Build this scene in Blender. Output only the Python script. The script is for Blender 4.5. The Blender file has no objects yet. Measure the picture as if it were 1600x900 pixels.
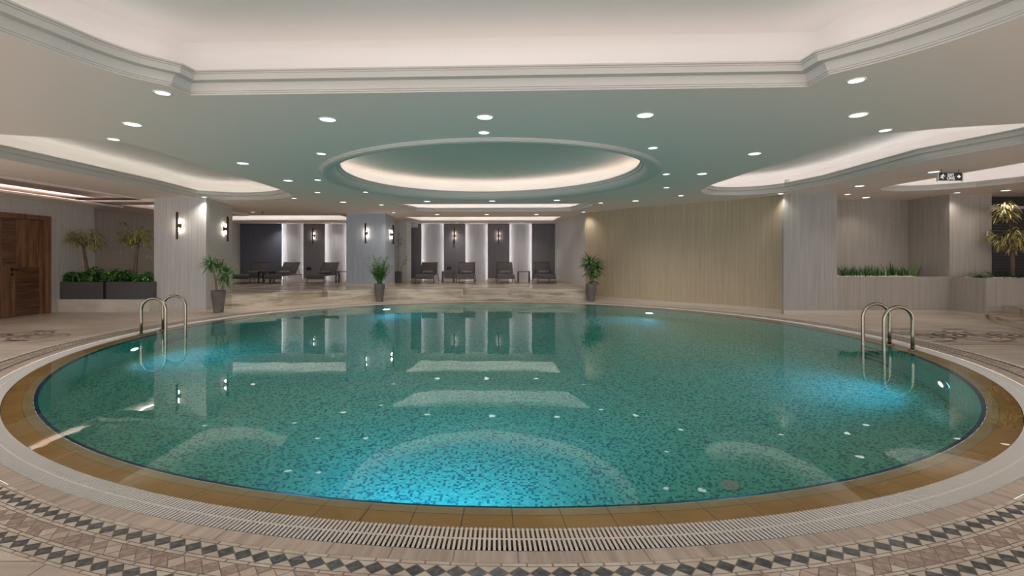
import bpy, math, random
from math import sin, cos, pi, radians, sqrt, atan2, hypot
from mathutils import Vector, Matrix
from mathutils.geometry import tessellate_polygon
random.seed(7)
S = bpy.context.scene
COL = S.collection
h, F, YH = 1.18, 770.0, 404.0          # eye height (m), focal length and horizon row measured on a 1600x900 frame
H = 2.557                              # main ceiling height
LOW = 2.40                             # lower soffit
PLAT = 0.33                            # lounge platform

def gp(px, py, z=0.0):                 # point of the plane at height z seen at a survey reading
    Y = F * (h - z) / (py - YH)
    return ((px - 800) / F * Y, Y)
def cp(px, py): return gp(px, py, H)
def xat(px, Y): return (px - 800) / F * Y

# ------------------------------------------------------------------ materials
def mat(name, col, rough=.5, metal=0, emit=None, est=0, spec=None):
    m = bpy.data.materials.new(name); m.use_nodes = True
    b = m.node_tree.nodes['Principled BSDF']
    b.inputs['Base Color'].default_value = (*col, 1)
    b.inputs['Roughness'].default_value = rough
    b.inputs['Metallic'].default_value = metal
    if spec is not None: b.inputs['Specular IOR Level'].default_value = spec
    if emit:
        b.inputs['Emission Color'].default_value = (*emit, 1)
        b.inputs['Emission Strength'].default_value = est
    return m
def s2l(r, g, b):
    f = lambda c: ((c/255 + .055)/1.055)**2.4 if c > 10 else c/255/12.92
    return (f(r), f(g), f(b))
def NT(m): return m.node_tree.nodes, m.node_tree.links
def texco(m, kind='Object', scale=(1, 1, 1), rot=(0, 0, 0)):
    n, l = NT(m)
    t = n.new('ShaderNodeTexCoord'); mp = n.new('ShaderNodeMapping')
    mp.inputs['Scale'].default_value = scale; mp.inputs['Rotation'].default_value = rot
    l.new(t.outputs[kind], mp.inputs['Vector']); return mp.outputs['Vector']
def ramp(m, fac, stops, interp='LINEAR'):
    n, l = NT(m); r = n.new('ShaderNodeValToRGB'); r.color_ramp.interpolation = interp
    e = r.color_ramp.elements
    while len(e) < len(stops): e.new(.5)
    for k, (p, c) in enumerate(stops): e[k].position = p; e[k].color = (*c, 1)
    l.new(fac, r.inputs['Fac']); return r.outputs['Color']
def noise(m, vec, scale, detail=4, rough=.55):
    n, l = NT(m); t = n.new('ShaderNodeTexNoise'); t.inputs['Scale'].default_value = scale
    t.inputs['Detail'].default_value = detail; t.inputs['Roughness'].default_value = rough
    l.new(vec, t.inputs['Vector']); return t.outputs['Fac']
def mixc(m, a, b, fac, mode='MULTIPLY'):
    n, l = NT(m); x = n.new('ShaderNodeMix'); x.data_type = 'RGBA'; x.blend_type = mode
    def put(v, s):
        if isinstance(v, (tuple, float, int)): s.default_value = (*v, 1) if isinstance(v, tuple) else v
        else: l.new(v, s)
    put(fac, x.inputs[0]); put(a, x.inputs[6]); put(b, x.inputs[7]); return x.outputs[2]
def bump(m, fac, strength=.2, dist=.01):
    n, l = NT(m); b = n.new('ShaderNodeBump'); b.inputs['Strength'].default_value = strength
    b.inputs['Distance'].default_value = dist; l.new(fac, b.inputs['Height'])
    l.new(b.outputs['Normal'], n['Principled BSDF'].inputs['Normal'])
def setcol(m, c): NT(m)[1].new(c, NT(m)[0]['Principled BSDF'].inputs['Base Color'])

def stone(name, c1, c2, c3, kind='Object', scale=(1, 1, 1), ns=3, rough=.4, tile=None, grout=None, spec=.5):
    m = mat(name, c1, rough, spec=spec); v = texco(m, kind, scale)
    f = noise(m, v, ns, 8, .65)
    c = ramp(m, f, [(.3, c3), (.48, c1), (.62, c2), (.75, c1)])
    big = noise(m, texco(m, kind, (1, 1, 1)), .7, 3)
    c = mixc(m, c, ramp(m, big, [(.35, (.82, .8, .78)), (.65, (1.05, 1.04, 1.02))]), 1.0)
    if tile:
        n, l = NT(m); b = n.new('ShaderNodeTexBrick')
        b.inputs['Brick Width'].default_value = tile[0]; b.inputs['Row Height'].default_value = tile[1]
        b.inputs['Mortar Size'].default_value = tile[2]; b.inputs['Scale'].default_value = 1
        b.inputs['Color1'].default_value = (1, 1, 1, 1); b.inputs['Color2'].default_value = (.90, .89, .88, 1)
        b.inputs['Mortar'].default_value = (*(grout or (.5, .47, .43)), 1); b.offset = .37
        l.new(texco(m, kind), b.inputs['Vector'])
        c = mixc(m, c, b.outputs['Color'], 1.0)
    setcol(m, c); return m
def wallpaper(name, c):
    m = mat(name, c, .62, spec=.3)
    n, l = NT(m); t = n.new('ShaderNodeTexCoord'); mp = n.new('ShaderNodeMapping')
    mp.inputs['Scale'].default_value = (1, 1, .02); l.new(t.outputs['Object'], mp.inputs['Vector'])
    f = noise(m, mp.outputs['Vector'], 38, 3, .7)
    d = tuple(x*.84 for x in c); e = tuple(min(1, x*1.1) for x in c)
    setcol(m, ramp(m, f, [(.3, d), (.7, e)])); bump(m, f, .25, .004); return m
def wood(name, c1, c2, vert=True):
    m = mat(name, c1, .38)
    v = texco(m, 'Object', (9, 9, .55) if vert else (1, .55, 9))
    f = noise(m, v, 2.2, 6, .62)
    setcol(m, ramp(m, f, [(.28, tuple(x*.28 for x in c1)), (.45, c1), (.6, c2), (.74, tuple(x*.5 for x in c1))]))
    bump(m, f, .15, .002); return m

M = {}
M['ceil'] = mat('ceiling_paint', (.89, .775, .72), .7, spec=.2)
M['mould'] = mat('moulding_paint', (.62, .585, .555), .5, spec=.3)
M['wall_grey'] = wallpaper('grey_wallpaper', (.50, .475, .455))
M['wall_taupe'] = wallpaper('taupe_wallpaper', (.36, .325, .29))
M['wall_stone'] = wallpaper('stone_grey_wallpaper', (.36, .345, .325))
M['wall_silver'] = wallpaper('silver_wallpaper', (.52, .51, .505))
M['wall_cool_lit'] = wallpaper('cool_lit_grey_wallpaper', (.38, .42, .49))  # grey wallpaper with the cool light cast painted into its colour
M['wall_beige'] = wallpaper('beige_wallpaper', (.43, .345, .245))
M['wall_dark'] = wallpaper('dark_grey_wallpaper', (.155, .148, .165))
M['wall_cool_dark'] = wallpaper('cool_lit_charcoal_wallpaper', (.12, .13, .17))  # dark wallpaper, its blue tint painted in for the cool lounge light
M['bay'] = wallpaper('bay_wallpaper', (.36, .35, .37))
M['base'] = mat('baseboard_stone', (.50, .44, .385), .4)
M['floor'] = stone('travertine_floor', (.58, .51, .445), (.67, .61, .55), (.47, .405, .345), scale=(.7, 9, 1), ns=1.4, rough=.38, tile=(.9, .32, .004))
M['plat'] = stone('platform_travertine', (.46, .385, .31), (.60, .52, .43), (.22, .17, .13), scale=(1.0, 3.2, 1), ns=1.3, rough=.24, tile=(1.2, .6, .004))
M['riser'] = stone('riser_travertine', (.47, .40, .32), (.60, .54, .455), (.19, .14, .10), scale=(.8, .8, 7), ns=1.6, rough=.4)
M['plinth'] = stone('plinth_marble', (.56, .51, .46), (.64, .6, .55), (.44, .385, .33), scale=(1, 1, 2), ns=1.2, rough=.35)
M['trav_ring'] = stone('travertine_ring', (.42, .345, .29), (.51, .44, .38), (.32, .255, .21), kind='UV', scale=(16, 1.2, 1), ns=1.2, rough=.42, tile=(.26, 5, .003))
M['m_white'] = stone('mosaic_cream', (.53, .47, .40), (.61, .56, .49), (.44, .37, .31), ns=9, rough=.4)
M['m_dark'] = stone('mosaic_dark_marble', (.052, .054, .056), (.13, .138, .142), (.024, .026, .027), scale=(3, 3, 1), ns=12, rough=.33)
M['m_pink'] = stone('mosaic_rose_marble', (.32, .24, .20), (.42, .33, .285), (.235, .165, .135), scale=(3, 3, 1), ns=10, rough=.4)
M['m_tan'] = stone('mosaic_tan', (.48, .395, .325), (.56, .48, .41), (.40, .32, .255), ns=8, rough=.4)
M['grout'] = mat('mosaic_grout', (.235, .195, .165), .8)
M['coping'] = stone('amber_glazed_tile', (.66, .345, .115), (.72, .40, .16), (.57, .28, .085), ns=2.5, rough=.3)
M['coping_in'] = stone('pale_amber_tile', (.62, .45, .245), (.69, .52, .30), (.56, .39, .20), ns=2.5, rough=.3)
M['joint'] = mat('coping_joint', (.30, .20, .10), .8)
M['plastic'] = mat('white_plastic', (.54, .53, .51), .4)
M['channel'] = mat('channel_dark', (.03, .026, .022), .6)
M['navy'] = mat('navy_tile', (.008, .045, .12), .2)
M['white_emit'] = mat('lamp_lens', (.9, .9, .9), .3, emit=(1, .97, .93), est=2.4)
M['led'] = mat('led_strip', (.9, .9, .9), .4, emit=(1, .93, .83), est=16)
M['led_bay'] = mat('led_bay_strip', (.9, .9, .9), .4, emit=(1, .95, .9), est=16)
M['bulb'] = mat('sconce_bulb', (.9, .9, .9), .3, emit=(1, .83, .68), est=42)
M['ring'] = mat('lamp_ring', (.8, .8, .78), .4)
M['bronze'] = mat('dark_bronze', (.055, .035, .022), .35, metal=.7)
M['steel'] = mat('ladder_steel', (.27, .245, .195), .24, metal=1)
M['frame'] = mat('lounger_frame', (.022, .018, .017), .45, metal=.2)
M['mesh'] = mat('lounger_mesh', (.075, .060, .058), .75)
M['cush'] = mat('lounger_cushion', (.085, .08, .085), .8)
M['towel'] = mat('grey_towel', (.20, .21, .235), .95)
M['table'] = mat('table_dark', (.03, .025, .024), .4)
M['pot'] = stone('pot_concrete', (.135, .12, .12), (.17, .155, .15), (.105, .09, .09), ns=4, rough=.6)
M['soil'] = mat('soil', (.035, .025, .018), .9)
M['box'] = mat('planter_metal', (.075, .072, .072), .5)
M['pebble'] = mat('white_pebble', (.68, .65, .6), .6)
M['dome'] = mat('cove_paint', (.85, .81, .79), .7, spec=.2)
M['g1'] = mat('leaf_green', (.06, .19, .035), .4); M['g2'] = mat('leaf_deep_green', (.022, .085, .02), .4)
M['g3'] = mat('leaf_light_green', (.19, .38, .09), .4)
M['y1'] = mat('leaf_olive', (.27, .26, .075), .5); M['y2'] = mat('leaf_straw', (.52, .44, .17), .5); M['y3'] = mat('leaf_rust', (.30, .16, .05), .5)
M['bark'] = stone('bark', (.13, .095, .055), (.2, .15, .09), (.06, .045, .03), scale=(3, 3, 12), ns=5, rough=.8)
M['cane'] = stone('cane_bark', (.25, .19, .13), (.33, .26, .18), (.13, .1, .07), scale=(2, 2, 14), ns=6, rough=.8)
M['wood_v'] = wood('walnut_vertical', (.125, .052, .022), (.235, .115, .052), True)
M['wood_h'] = wood('walnut_horizontal', (.085, .034, .016), (.17, .078, .034), False)
M['wood_frame'] = wood('walnut_frame', (.15, .062, .028), (.21, .10, .045), True)
M['black'] = mat('black_metal', (.012, .011, .01), .35, metal=.5)
M['socket'] = mat('black_socket', (.01, .01, .012), .4); M['white'] = mat('white_casing', (.6, .6, .58), .5)
M['sign'] = mat('sign_black', (.012, .012, .013), .3); M['sign_w'] = mat('sign_white', (.75, .75, .72), .4, emit=(1, 1, .95), est=.5)
M['screen'] = mat('dark_screen', (.02, .018, .018), .5); M['slat'] = mat('dark_slat', (.045, .04, .038), .45); M['streak_slat'] = mat('light_streak_slat', (.45, .48, .6), .4)
M['lens'] = mat('pool_lens', (.5, .8, 1), .2, emit=(.45, .82, 1), est=30)
M['fixt'] = mat('pool_light_ring', (.5, .52, .55), .3, metal=.8)

def pool_mosaic():
    m = mat('pool_mosaic', (.1, .4, .3), .3); n, l = NT(m)
    t = n.new('ShaderNodeTexCoord')
    sc = n.new('ShaderNodeVectorMath'); sc.operation = 'SCALE'; sc.inputs['Scale'].default_value = 1/.021
    l.new(t.outputs['UV'], sc.inputs[0])
    fl = n.new('ShaderNodeVectorMath'); fl.operation = 'FLOOR'; l.new(sc.outputs[0], fl.inputs[0])
    wn = n.new('ShaderNodeTexWhiteNoise'); wn.noise_dimensions = '2D'; l.new(fl.outputs[0], wn.inputs['Vector'])
    c = ramp(m, wn.outputs['Value'], [(0, (.13, .60, .45)), (.34, (.18, .68, .52)), (.60, (.09, .50, .41)), (.76, (.010, .25, .26)), (.92, (.006, .17, .20))], 'CONSTANT')
    fr = n.new('ShaderNodeVectorMath'); fr.operation = 'FRACTION'; l.new(sc.outputs[0], fr.inputs[0])
    sp = n.new('ShaderNodeSeparateXYZ'); l.new(fr.outputs[0], sp.inputs[0])
    mn = n.new('ShaderNodeMath'); mn.operation = 'MINIMUM'; l.new(sp.outputs[0], mn.inputs[0]); l.new(sp.outputs[1], mn.inputs[1])
    lt = n.new('ShaderNodeMath'); lt.operation = 'LESS_THAN'; lt.inputs[1].default_value = .09; l.new(mn.outputs[0], lt.inputs[0])
    setcol(m, mixc(m, c, (.20, .54, .46), lt.outputs[0], 'MIX')); return m
M['mosaic'] = pool_mosaic()

def water_mat():
    m = bpy.data.materials.new('pool_water'); m.use_nodes = True; n, l = NT(m)
    for x in list(n): n.remove(x)
    o = n.new('ShaderNodeOutputMaterial'); g = n.new('ShaderNodeBsdfGlass')
    g.inputs['IOR'].default_value = 1.33; g.inputs['Roughness'].default_value = 0; g.inputs['Color'].default_value = (.93, 1, .985, 1)
    t = n.new('ShaderNodeTexCoord'); no = n.new('ShaderNodeTexNoise'); no.inputs['Scale'].default_value = 2.6; no.inputs['Detail'].default_value = 2
    l.new(t.outputs['Object'], no.inputs['Vector'])
    b = n.new('ShaderNodeBump'); b.inputs['Strength'].default_value = .035; b.inputs['Distance'].default_value = .02
    l.new(no.outputs['Fac'], b.inputs['Height']); l.new(b.outputs['Normal'], g.inputs['Normal'])
    l.new(g.outputs[0], o.inputs['Surface']); return m
M['water'] = water_mat()

# ------------------------------------------------------------------ mesh builder
class MB:
    def __init__(s): s.v = []; s.f = []; s.m = []; s.uv = []; s.sm = []
    def face(s, idx, mi=0, uv=None, smooth=False): s.f.append(tuple(idx)); s.m.append(mi); s.uv.append(uv); s.sm.append(smooth)
    def poly(s, pts, mi=0, uv=None, smooth=False):
        b = len(s.v); s.v += [tuple(p) for p in pts]; s.face(range(b, b+len(pts)), mi, uv, smooth)
    def box(s, lo, hi, mi=0, mtx=None, bev=0):
        x0, y0, z0 = lo; x1, y1, z1 = hi
        if bev:
            e = bev
            secs = [(z0, e), (z0+e, 0), (z1-e, 0), (z1, e)]; rings = []
            for z, k in secs:
                pts = [(x0+k+e, y0+k), (x1-k-e, y0+k), (x1-k, y0+k+e), (x1-k, y1-k-e), (x1-k-e, y1-k), (x0+k+e, y1-k), (x0+k, y1-k-e), (x0+k, y0+k+e)]
                rings.append([(x, y, z) for x, y in pts])
            s.loft(rings, mi, caps=True, mtx=mtx); return
        P = [(x0,y0,z0),(x1,y0,z0),(x1,y1,z0),(x0,y1,z0),(x0,y0,z1),(x1,y0,z1),(x1,y1,z1),(x0,y1,z1)]
        if mtx is not None: P = [tuple(mtx @ Vector(p)) for p in P]
        b = len(s.v); s.v += P
        for q in ((0,3,2,1),(4,5,6,7),(0,1,5,4),(1,2,6,5),(2,3,7,6),(3,0,4,7)): s.face([b+i for i in q], mi)
    def loft(s, rings, mi=0, caps=False, closed=True, smooth=False, mtx=None):
        b = len(s.v); n = len(rings[0])
        for r in rings: s.v += [tuple(mtx @ Vector(p)) if mtx is not None else tuple(p) for p in r]
        for k in range(len(rings)-1):
            for i in range(n if closed else n-1):
                j = (i+1) % n; s.face((b+k*n+i, b+k*n+j, b+(k+1)*n+j, b+(k+1)*n+i), mi, None, smooth)
        if caps:
            s.face([b+i for i in reversed(range(n))], mi); s.face([b+(len(rings)-1)*n+i for i in range(n)], mi)
    def tube(s, pts, r, mi=0, seg=8, smooth=True):
        pts = [Vector(p) for p in pts]; rings = []; up = Vector((0, 0, 1)); N = len(pts)
        prev = None
        for i, p in enumerate(pts):
            t = (pts[min(i+1, N-1)] - pts[max(i-1, 0)]).normalized()
            a = (prev - t*prev.dot(t)) if prev is not None else (up.cross(t) if abs(t.z) < .95 else Vector((1, 0, 0)).cross(t))
            a.normalize(); prev = a; bb = t.cross(a); rr = r[i] if isinstance(r, (list, tuple)) else r
            rings.append([p + a*cos(2*pi*k/seg)*rr + bb*sin(2*pi*k/seg)*rr for k in range(seg)])
        s.loft(rings, mi, True, True, smooth)
    def lathe(s, prof, c=(0, 0, 0), seg=24, mi=0, caps=True, smooth=True):
        s.loft([[(c[0]+r*cos(2*pi*k/seg), c[1]+r*sin(2*pi*k/seg), c[2]+z) for k in range(seg)] for r, z in prof], mi, caps, True, smooth)
    def tess(s, loops, z, mi=0, up=True):
        vs = [Vector((x, y, 0)) for L in loops for x, y in L]; b = len(s.v); s.v += [(p.x, p.y, z) for p in vs]
        for t in tessellate_polygon([[Vector((x, y, 0)) for x, y in L] for L in loops]):
            a, c, d = (vs[i] for i in t); n = (c-a).cross(d-a).z
            if abs(n) < 1e-9: continue
            t = t if (n > 0) == up else (t[0], t[2], t[1]); s.face([b+i for i in t], mi, [(s.v[b+i][0], s.v[b+i][1]) for i in t])
    def prism(s, loop, z0, z1, mi=0, mtop=None):
        s.tess([loop], z1, mi if mtop is None else mtop, True); s.tess([loop], z0, mi, False)
        n = len(loop); ar = sum(loop[i][0]*loop[(i+1) % n][1]-loop[(i+1) % n][0]*loop[i][1] for i in range(n))
        L = loop if ar > 0 else loop[::-1]
        for i in range(n):
            a, b = L[i], L[(i+1) % n]; s.poly([(a[0],a[1],z0),(b[0],b[1],z0),(b[0],b[1],z1),(a[0],a[1],z1)], mi)
    def build(s, name, mats, parent=None, loc=None):
        me = bpy.data.meshes.new(name); me.from_pydata(s.v, [], s.f)
        if not isinstance(mats, (list, tuple)): mats = [mats]
        for m in mats: me.materials.append(M[m] if isinstance(m, str) else m)
        me.polygons.foreach_set('material_index', s.m); me.polygons.foreach_set('use_smooth', s.sm)
        if any(s.uv):
            u = me.uv_layers.new(name='UVMap'); k = 0
            for f, q in zip(s.f, s.uv):
                for i in range(len(f)):
                    if q: u.data[k].uv = q[i]
                    k += 1
        me.update(); o = bpy.data.objects.new(name, me); COL.objects.link(o)
        if parent: o.parent = parent
        if loc: o.location = loc
        return o
def tag(o, label=None, cat=None, group=None, kind=None):
    for k, v in (('label', label), ('category', cat), ('group', group), ('kind', kind)):
        if v: o[k] = v
    return o
def thing(name, loc, label, cat, group=None, rz=0):
    o = bpy.data.objects.new(name, None); COL.objects.link(o); o.location = loc; o.rotation_euler = (0, 0, rz); o.empty_display_size = .1
    return tag(o, label, cat, group)
def struct(o): o['kind'] = 'structure'; return o
def kids(o): return [c for c in bpy.data.objects if c.parent == o]
def copy_tree(o, kidmap, parent=None):
    c = o.copy(); COL.objects.link(c); c.parent = parent
    for ch in kidmap.get(o.name, []): copy_tree(ch, kidmap, c)
    return c
def kidmap():
    d = {}
    for o in bpy.data.objects:
        if o.parent: d.setdefault(o.parent.name, []).append(o)
    return d
def place(proto, first, loc, rz, label, km):
    o = proto if first else copy_tree(proto, km)
    o.location = loc; o.rotation_euler = (0, 0, rz); o['label'] = label; return o

# ------------------------------------------------------------------ pool ovals
PC = (-.205*h, 6.5744*h); PA = .7625; PASP = 1.0621
def oval(t, R, c=PC, ang=PA, asp=PASP):
    a, b = R*cos(t), R*asp*sin(t)
    return (c[0] + cos(ang)*a - sin(ang)*b, c[1] + sin(ang)*a + cos(ang)*b)
_N = 4000; _acc = [0.0]
for _i in range(_N):
    p0, p1 = oval(2*pi*_i/_N, 1), oval(2*pi*(_i+1)/_N, 1); _acc.append(_acc[-1] + hypot(p1[0]-p0[0], p1[1]-p0[1]))
UNIT = _acc[-1]
def tarc(s):                                        # s in 0..1 -> parameter with even spacing along the rim
    import bisect
    s = (s % 1.0)*UNIT; k = min(_N-1, max(0, bisect.bisect(_acc, s)-1))
    return 2*pi*(k + (s-_acc[k])/(_acc[k+1]-_acc[k]))/_N
RA, RB, RC, RT = 4.434*h, 4.592*h, 4.735*h, 4.80*h
def ov(s, R): return oval(tarc(s), R)

# basin
mb = MB(); n = 180; D = -1.40; RI = RA - .028
for i in range(n):
    s0, s1 = i/n, (i+1)/n; L = UNIT*RI
    a, b = ov(s0, RI), ov(s1, RI)
    for z0, z1, mi in ((-.10, -.035, 1), (D, -.10, 0)):
        mb.poly([(*a, z0), (*b, z0), (*b, z1), (*a, z1)], mi, [(s0*L, z0), (s1*L, z0), (s1*L, z1), (s0*L, z1)])
    c, d = ov(s0, RA), ov(s1, RA)
    mb.poly([(*a, -.035), (*b, -.035), (*d, -.02), (*c, -.02)], 1)
mb.tess([[ov(i/n, RI) for i in range(n)]], D, 0, True)
struct(mb.build('pool_basin', ['mosaic', 'navy']))
# coping (two rings of glazed tile under a film of water)
mb = MB(); NT_ = 150; RM = RA + (RB-RA)*.36
for i in range(NT_):
    for ra, rb, za, zb, mi, off in ((RA, RM, -.02, -.014, 1, 0), (RM, RB, -.014, -.012, 0, .0)):
        g = .0022/(UNIT*RA)
        for q in range(2):
            s0 = (i + off + q*.5)/NT_ + (g if q == 0 else 0); s1 = (i + off + (q+1)*.5)/NT_ - (g if q == 1 else 0)
            mb.poly([(*ov(s0, ra+.002), za), (*ov(s0, rb-.001), zb), (*ov(s1, rb-.001), zb), (*ov(s1, ra+.002), za)][::-1], mi)
m2 = 240
for i in range(m2):
    s0, s1 = i/m2, (i+1)/m2
    mb.poly([(*ov(s1, RA), -.0225), (*ov(s1, RB), -.016), (*ov(s0, RB), -.016), (*ov(s0, RA), -.0225)], 2)
    mb.poly([(*ov(s0, RB), -.012), (*ov(s1, RB), -.012), (*ov(s1, RB), -.09), (*ov(s0, RB), -.09)], 0)
struct(mb.build('pool_coping', ['coping', 'coping_in', 'joint']))
# water
mb = MB(); mb.tess([[ov(i/240, RB-.001) for i in range(240)]], -.006, 0, True)
tag(mb.build('pool_water', 'water'), 'calm turquoise water filling the large oval pool', 'water', kind='stuff')
# overflow channel + grating
mb = MB()
for i in range(180):
    s0, s1 = i/180, (i+1)/180
    mb.poly([(*ov(s1, RB), -.09), (*ov(s1, RC), -.09), (*ov(s0, RC), -.09), (*ov(s0, RB), -.09)])
    mb.poly([(*ov(s1, RC), -.09), (*ov(s1, RC), -.001), (*ov(s0, RC), -.001), (*ov(s0, RC), -.09)])
struct(mb.build('floor_channel', 'channel'))
mb = MB(); NS = 1720; rb, rc = RB+.004, RC-.003; rm = (rb+rc)/2
for i in range(NS):
    s0, s1 = i/NS, (i+.52)/NS
    a, b, c, d = ov(s0, rb), ov(s0, rc), ov(s1, rc), ov(s1, rb)
    mb.poly([(*d, 0), (*c, 0), (*b, 0), (*a, 0)])
    mb.poly([(*a, 0), (*b, 0), (*b, -.005), (*a, -.005)]); mb.poly([(*c, 0), (*d, 0), (*d, -.005), (*c, -.005)])
for i in range(360):
    s0, s1 = i/360, (i+1)/360
    for r0, r1 in ((rm-.006, rm+.006), (rb, rb+.006), (rc-.006, rc)):
        z = -.0008 if r0 < rm < r1 else -.006
        mb.poly([(*ov(s1, r0), z), (*ov(s1, r1), z), (*ov(s0, r1), z), (*ov(s0, r0), z)])
tag(mb.build('overflow_grating', 'plastic'), 'white slatted overflow grating ring around the whole pool rim', 'grating')

# mosaic border bands
mb = MB()
def quad(s0, s1, r0, r1, z, mi, uv=False):
    P = [(*ov(s1, r0), z), (*ov(s1, r1), z), (*ov(s0, r1), z), (*ov(s0, r0), z)]
    L = UNIT*5.7
    mb.poly(P, mi, [(s1*L, r0), (s1*L, r1), (s0*L, r1), (s0*L, r0)] if uv else None)
R = [x*h for x in (4.80, 4.818, 4.882, 4.898, 4.965, 4.98, 5.041, 5.056)]
for i in range(360): quad(i/360, (i+1)/360, RC, R[0], 0, 0, True); quad(i/360, (i+1)/360, R[0], R[-1], -.001, 1)
def tiles(r0, r1, N):
    for i in range(N):
        g = .04; quad((i+g)/N, (i+1-g)/N, r0+.002, r1-.002, .0003, 2 if random.random() < .75 else 5)
def diamonds(r0, r1, N, rose=False):
    rm = (r0+r1)/2; e = .0018; w = e/(UNIT*rm)*N
    for i in range(N):
        f = lambda s, r: (*ov((i+s)/N, r), .0003)
        if rose:
            k = random.random(); md = 4 if k < .72 else (5 if k < .9 else 2)
        else: md = 3
        mb.poly([f(w*1.6, rm), f(.5, r1-e*1.6), f(1-w*1.6, rm), f(.5, r0+e*1.6)][::-1] if False else [f(.5, r0+e*1.6), f(1-w*1.6, rm), f(.5, r1-e*1.6), f(w*1.6, rm)], md)
        for ra, rb_ in ((r0+e, rm-e*1.6), (r1-e, rm+e*1.6)):
            P = [f(.5+w*1.4, ra), f(1.5-w*1.4, ra), f(1.0, rb_)]
            mt = 2 if not rose else (4 if random.random() < .5 else (5 if random.random() < .5 else 2))
            mb.poly(P, mt)
tiles(R[0], R[1], 372); diamonds(R[1], R[2], 468); tiles(R[2], R[3], 380); diamonds(R[3], R[4], 466, True); tiles(R[4], R[5], 384); diamonds(R[5], R[6], 480); tiles(R[6], R[7], 390)
# every face of the flat border looks up
for k, f in enumerate(mb.f):
    a, b, c = (Vector(mb.v[i]) for i in f[:3])
    if (b-a).cross(c-a).z < 0: mb.f[k] = tuple(reversed(f)); mb.uv[k] = list(reversed(mb.uv[k])) if mb.uv[k] else None
struct(mb.build('floor_border', ['trav_ring', 'grout', 'm_white', 'm_dark', 'm_pink', 'm_tan']))

# floor slab with the hole
mb = MB(); mb.tess([[(-12, -4), (15, -4), (15, 20.5), (-12, 20.5)], [ov(i/240, R[-1]) for i in range(240)]], 0, 0, True)
struct(mb.build('floor', 'floor'))

# floor guilloche panels
def guilloche(x0, y0, x1, y1, name, nk, clip=True):
    mb = MB(); z = .0006
    def ok(x, y):
        dx, dy = x-PC[0], y-PC[1]; a = cos(PA)*dx+sin(PA)*dy; b = (-sin(PA)*dx+cos(PA)*dy)/PASP
        return hypot(a, b) > 5.12*h
    def strip(pts, w, mi, z=z):
        for i in range(len(pts)-1):
            (xa, ya), (xb, yb) = pts[i], pts[i+1]
            if not (ok(xa, ya) and ok(xb, yb)): continue
            d = hypot(xb-xa, yb-ya) or 1; nx, ny = -(yb-ya)/d*w/2, (xb-xa)/d*w/2
            mb.poly([(xa-nx, ya-ny, z), (xb-nx, yb-ny, z), (xb+nx, yb+ny, z), (xa+nx, ya+ny, z)], mi)
    for q, (ins, w, mi) in enumerate(((0, .035, 0), (.09, .018, 0), (.16, .05, 1))):
        n = 60
        for a, b in (((x0+ins, y0+ins), (x1-ins, y0+ins)), ((x1-ins, y0+ins), (x1-ins, y1-ins)), ((x1-ins, y1-ins), (x0+ins, y1-ins)), ((x0+ins, y1-ins), (x0+ins, y0+ins))):
            strip([(a[0]+(b[0]-a[0])*t/n, a[1]+(b[1]-a[1])*t/n) for t in range(n+1)], w, mi, z+q*.0002)
    ym = (y0+y1)/2; r = (y1-y0)*.25; sx = (x1-x0-.6)/nk
    for k in range(nk):
        cx = x0+.3+sx*(k+.5); cy = ym + (r*.35 if k % 2 else -r*.35)
        for rr, w, mi in ((r*.95, .05, 2), (r*.68, .03, 0), (r*.42, .06, 2)):
            strip([(cx+rr*cos(t*.2)*1.15, cy+rr*sin(t*.2)) for t in range(32)], w, mi, z+.0006)
        strip([(cx+sx*.5*u, cy + (ym-cy)*2*u*u) for u in [t/10 for t in range(11)]], .09, 0, z+.0004)
        strip([(cx-.18+.036*t, ym+r*1.45*(1 if k % 2 else -1)+.02*sin(t)) for t in range(11)], .08, 2, z+.0004)
    struct(mb.build(name, ['m_pink', 'm_tan', 'm_dark2']))
M['m_dark2'] = stone('mosaic_brown', (.22, .175, .15), (.28, .23, .2), (.16, .12, .1), ns=10, rough=.45)
guilloche(5.6, 6.75, 8.35, 8.5, 'floor_mosaic', 5)
guilloche(-9.5, 6.9, -6.6, 8.2, 'floor_mosaic', 5)

# ------------------------------------------------------------------ walls
def offset(pts, d, closed=False):
    n = len(pts); out = []
    for i, p in enumerate(pts):
        e = []
        if closed or i > 0: a = pts[(i-1) % n]; e.append((p[0]-a[0], p[1]-a[1]))
        if closed or i < n-1: b = pts[(i+1) % n]; e.append((b[0]-p[0], b[1]-p[1]))
        N = [(-y/hypot(x, y), x/hypot(x, y)) for x, y in e if hypot(x, y) > 1e-9]
        mx, my = sum(q[0] for q in N)/len(N), sum(q[1] for q in N)/len(N)
        l2 = mx*mx+my*my; k = 1/max(l2, .35)
        out.append((p[0]+mx*k*d, p[1]+my*k*d))
    return out
def wall(name, pts, z0, z1, m, thick=.12):           # room lies to the LEFT of the polyline; the thickness goes right
    back = offset(pts, -thick); mb = MB(); n = len(pts)
    mb.loft([[(x, y, z0) for x, y in pts+back[::-1]], [(x, y, z1) for x, y in pts+back[::-1]]], 0, False)
    for z, s in ((z0, -1), (z1, 1)):
        for i in range(n-1):
            q = [(*pts[i], z), (*pts[i+1], z), (*back[i+1], z), (*back[i], z)]; mb.poly(q if s > 0 else q[::-1])
    return struct(mb.build(name, m))
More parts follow.
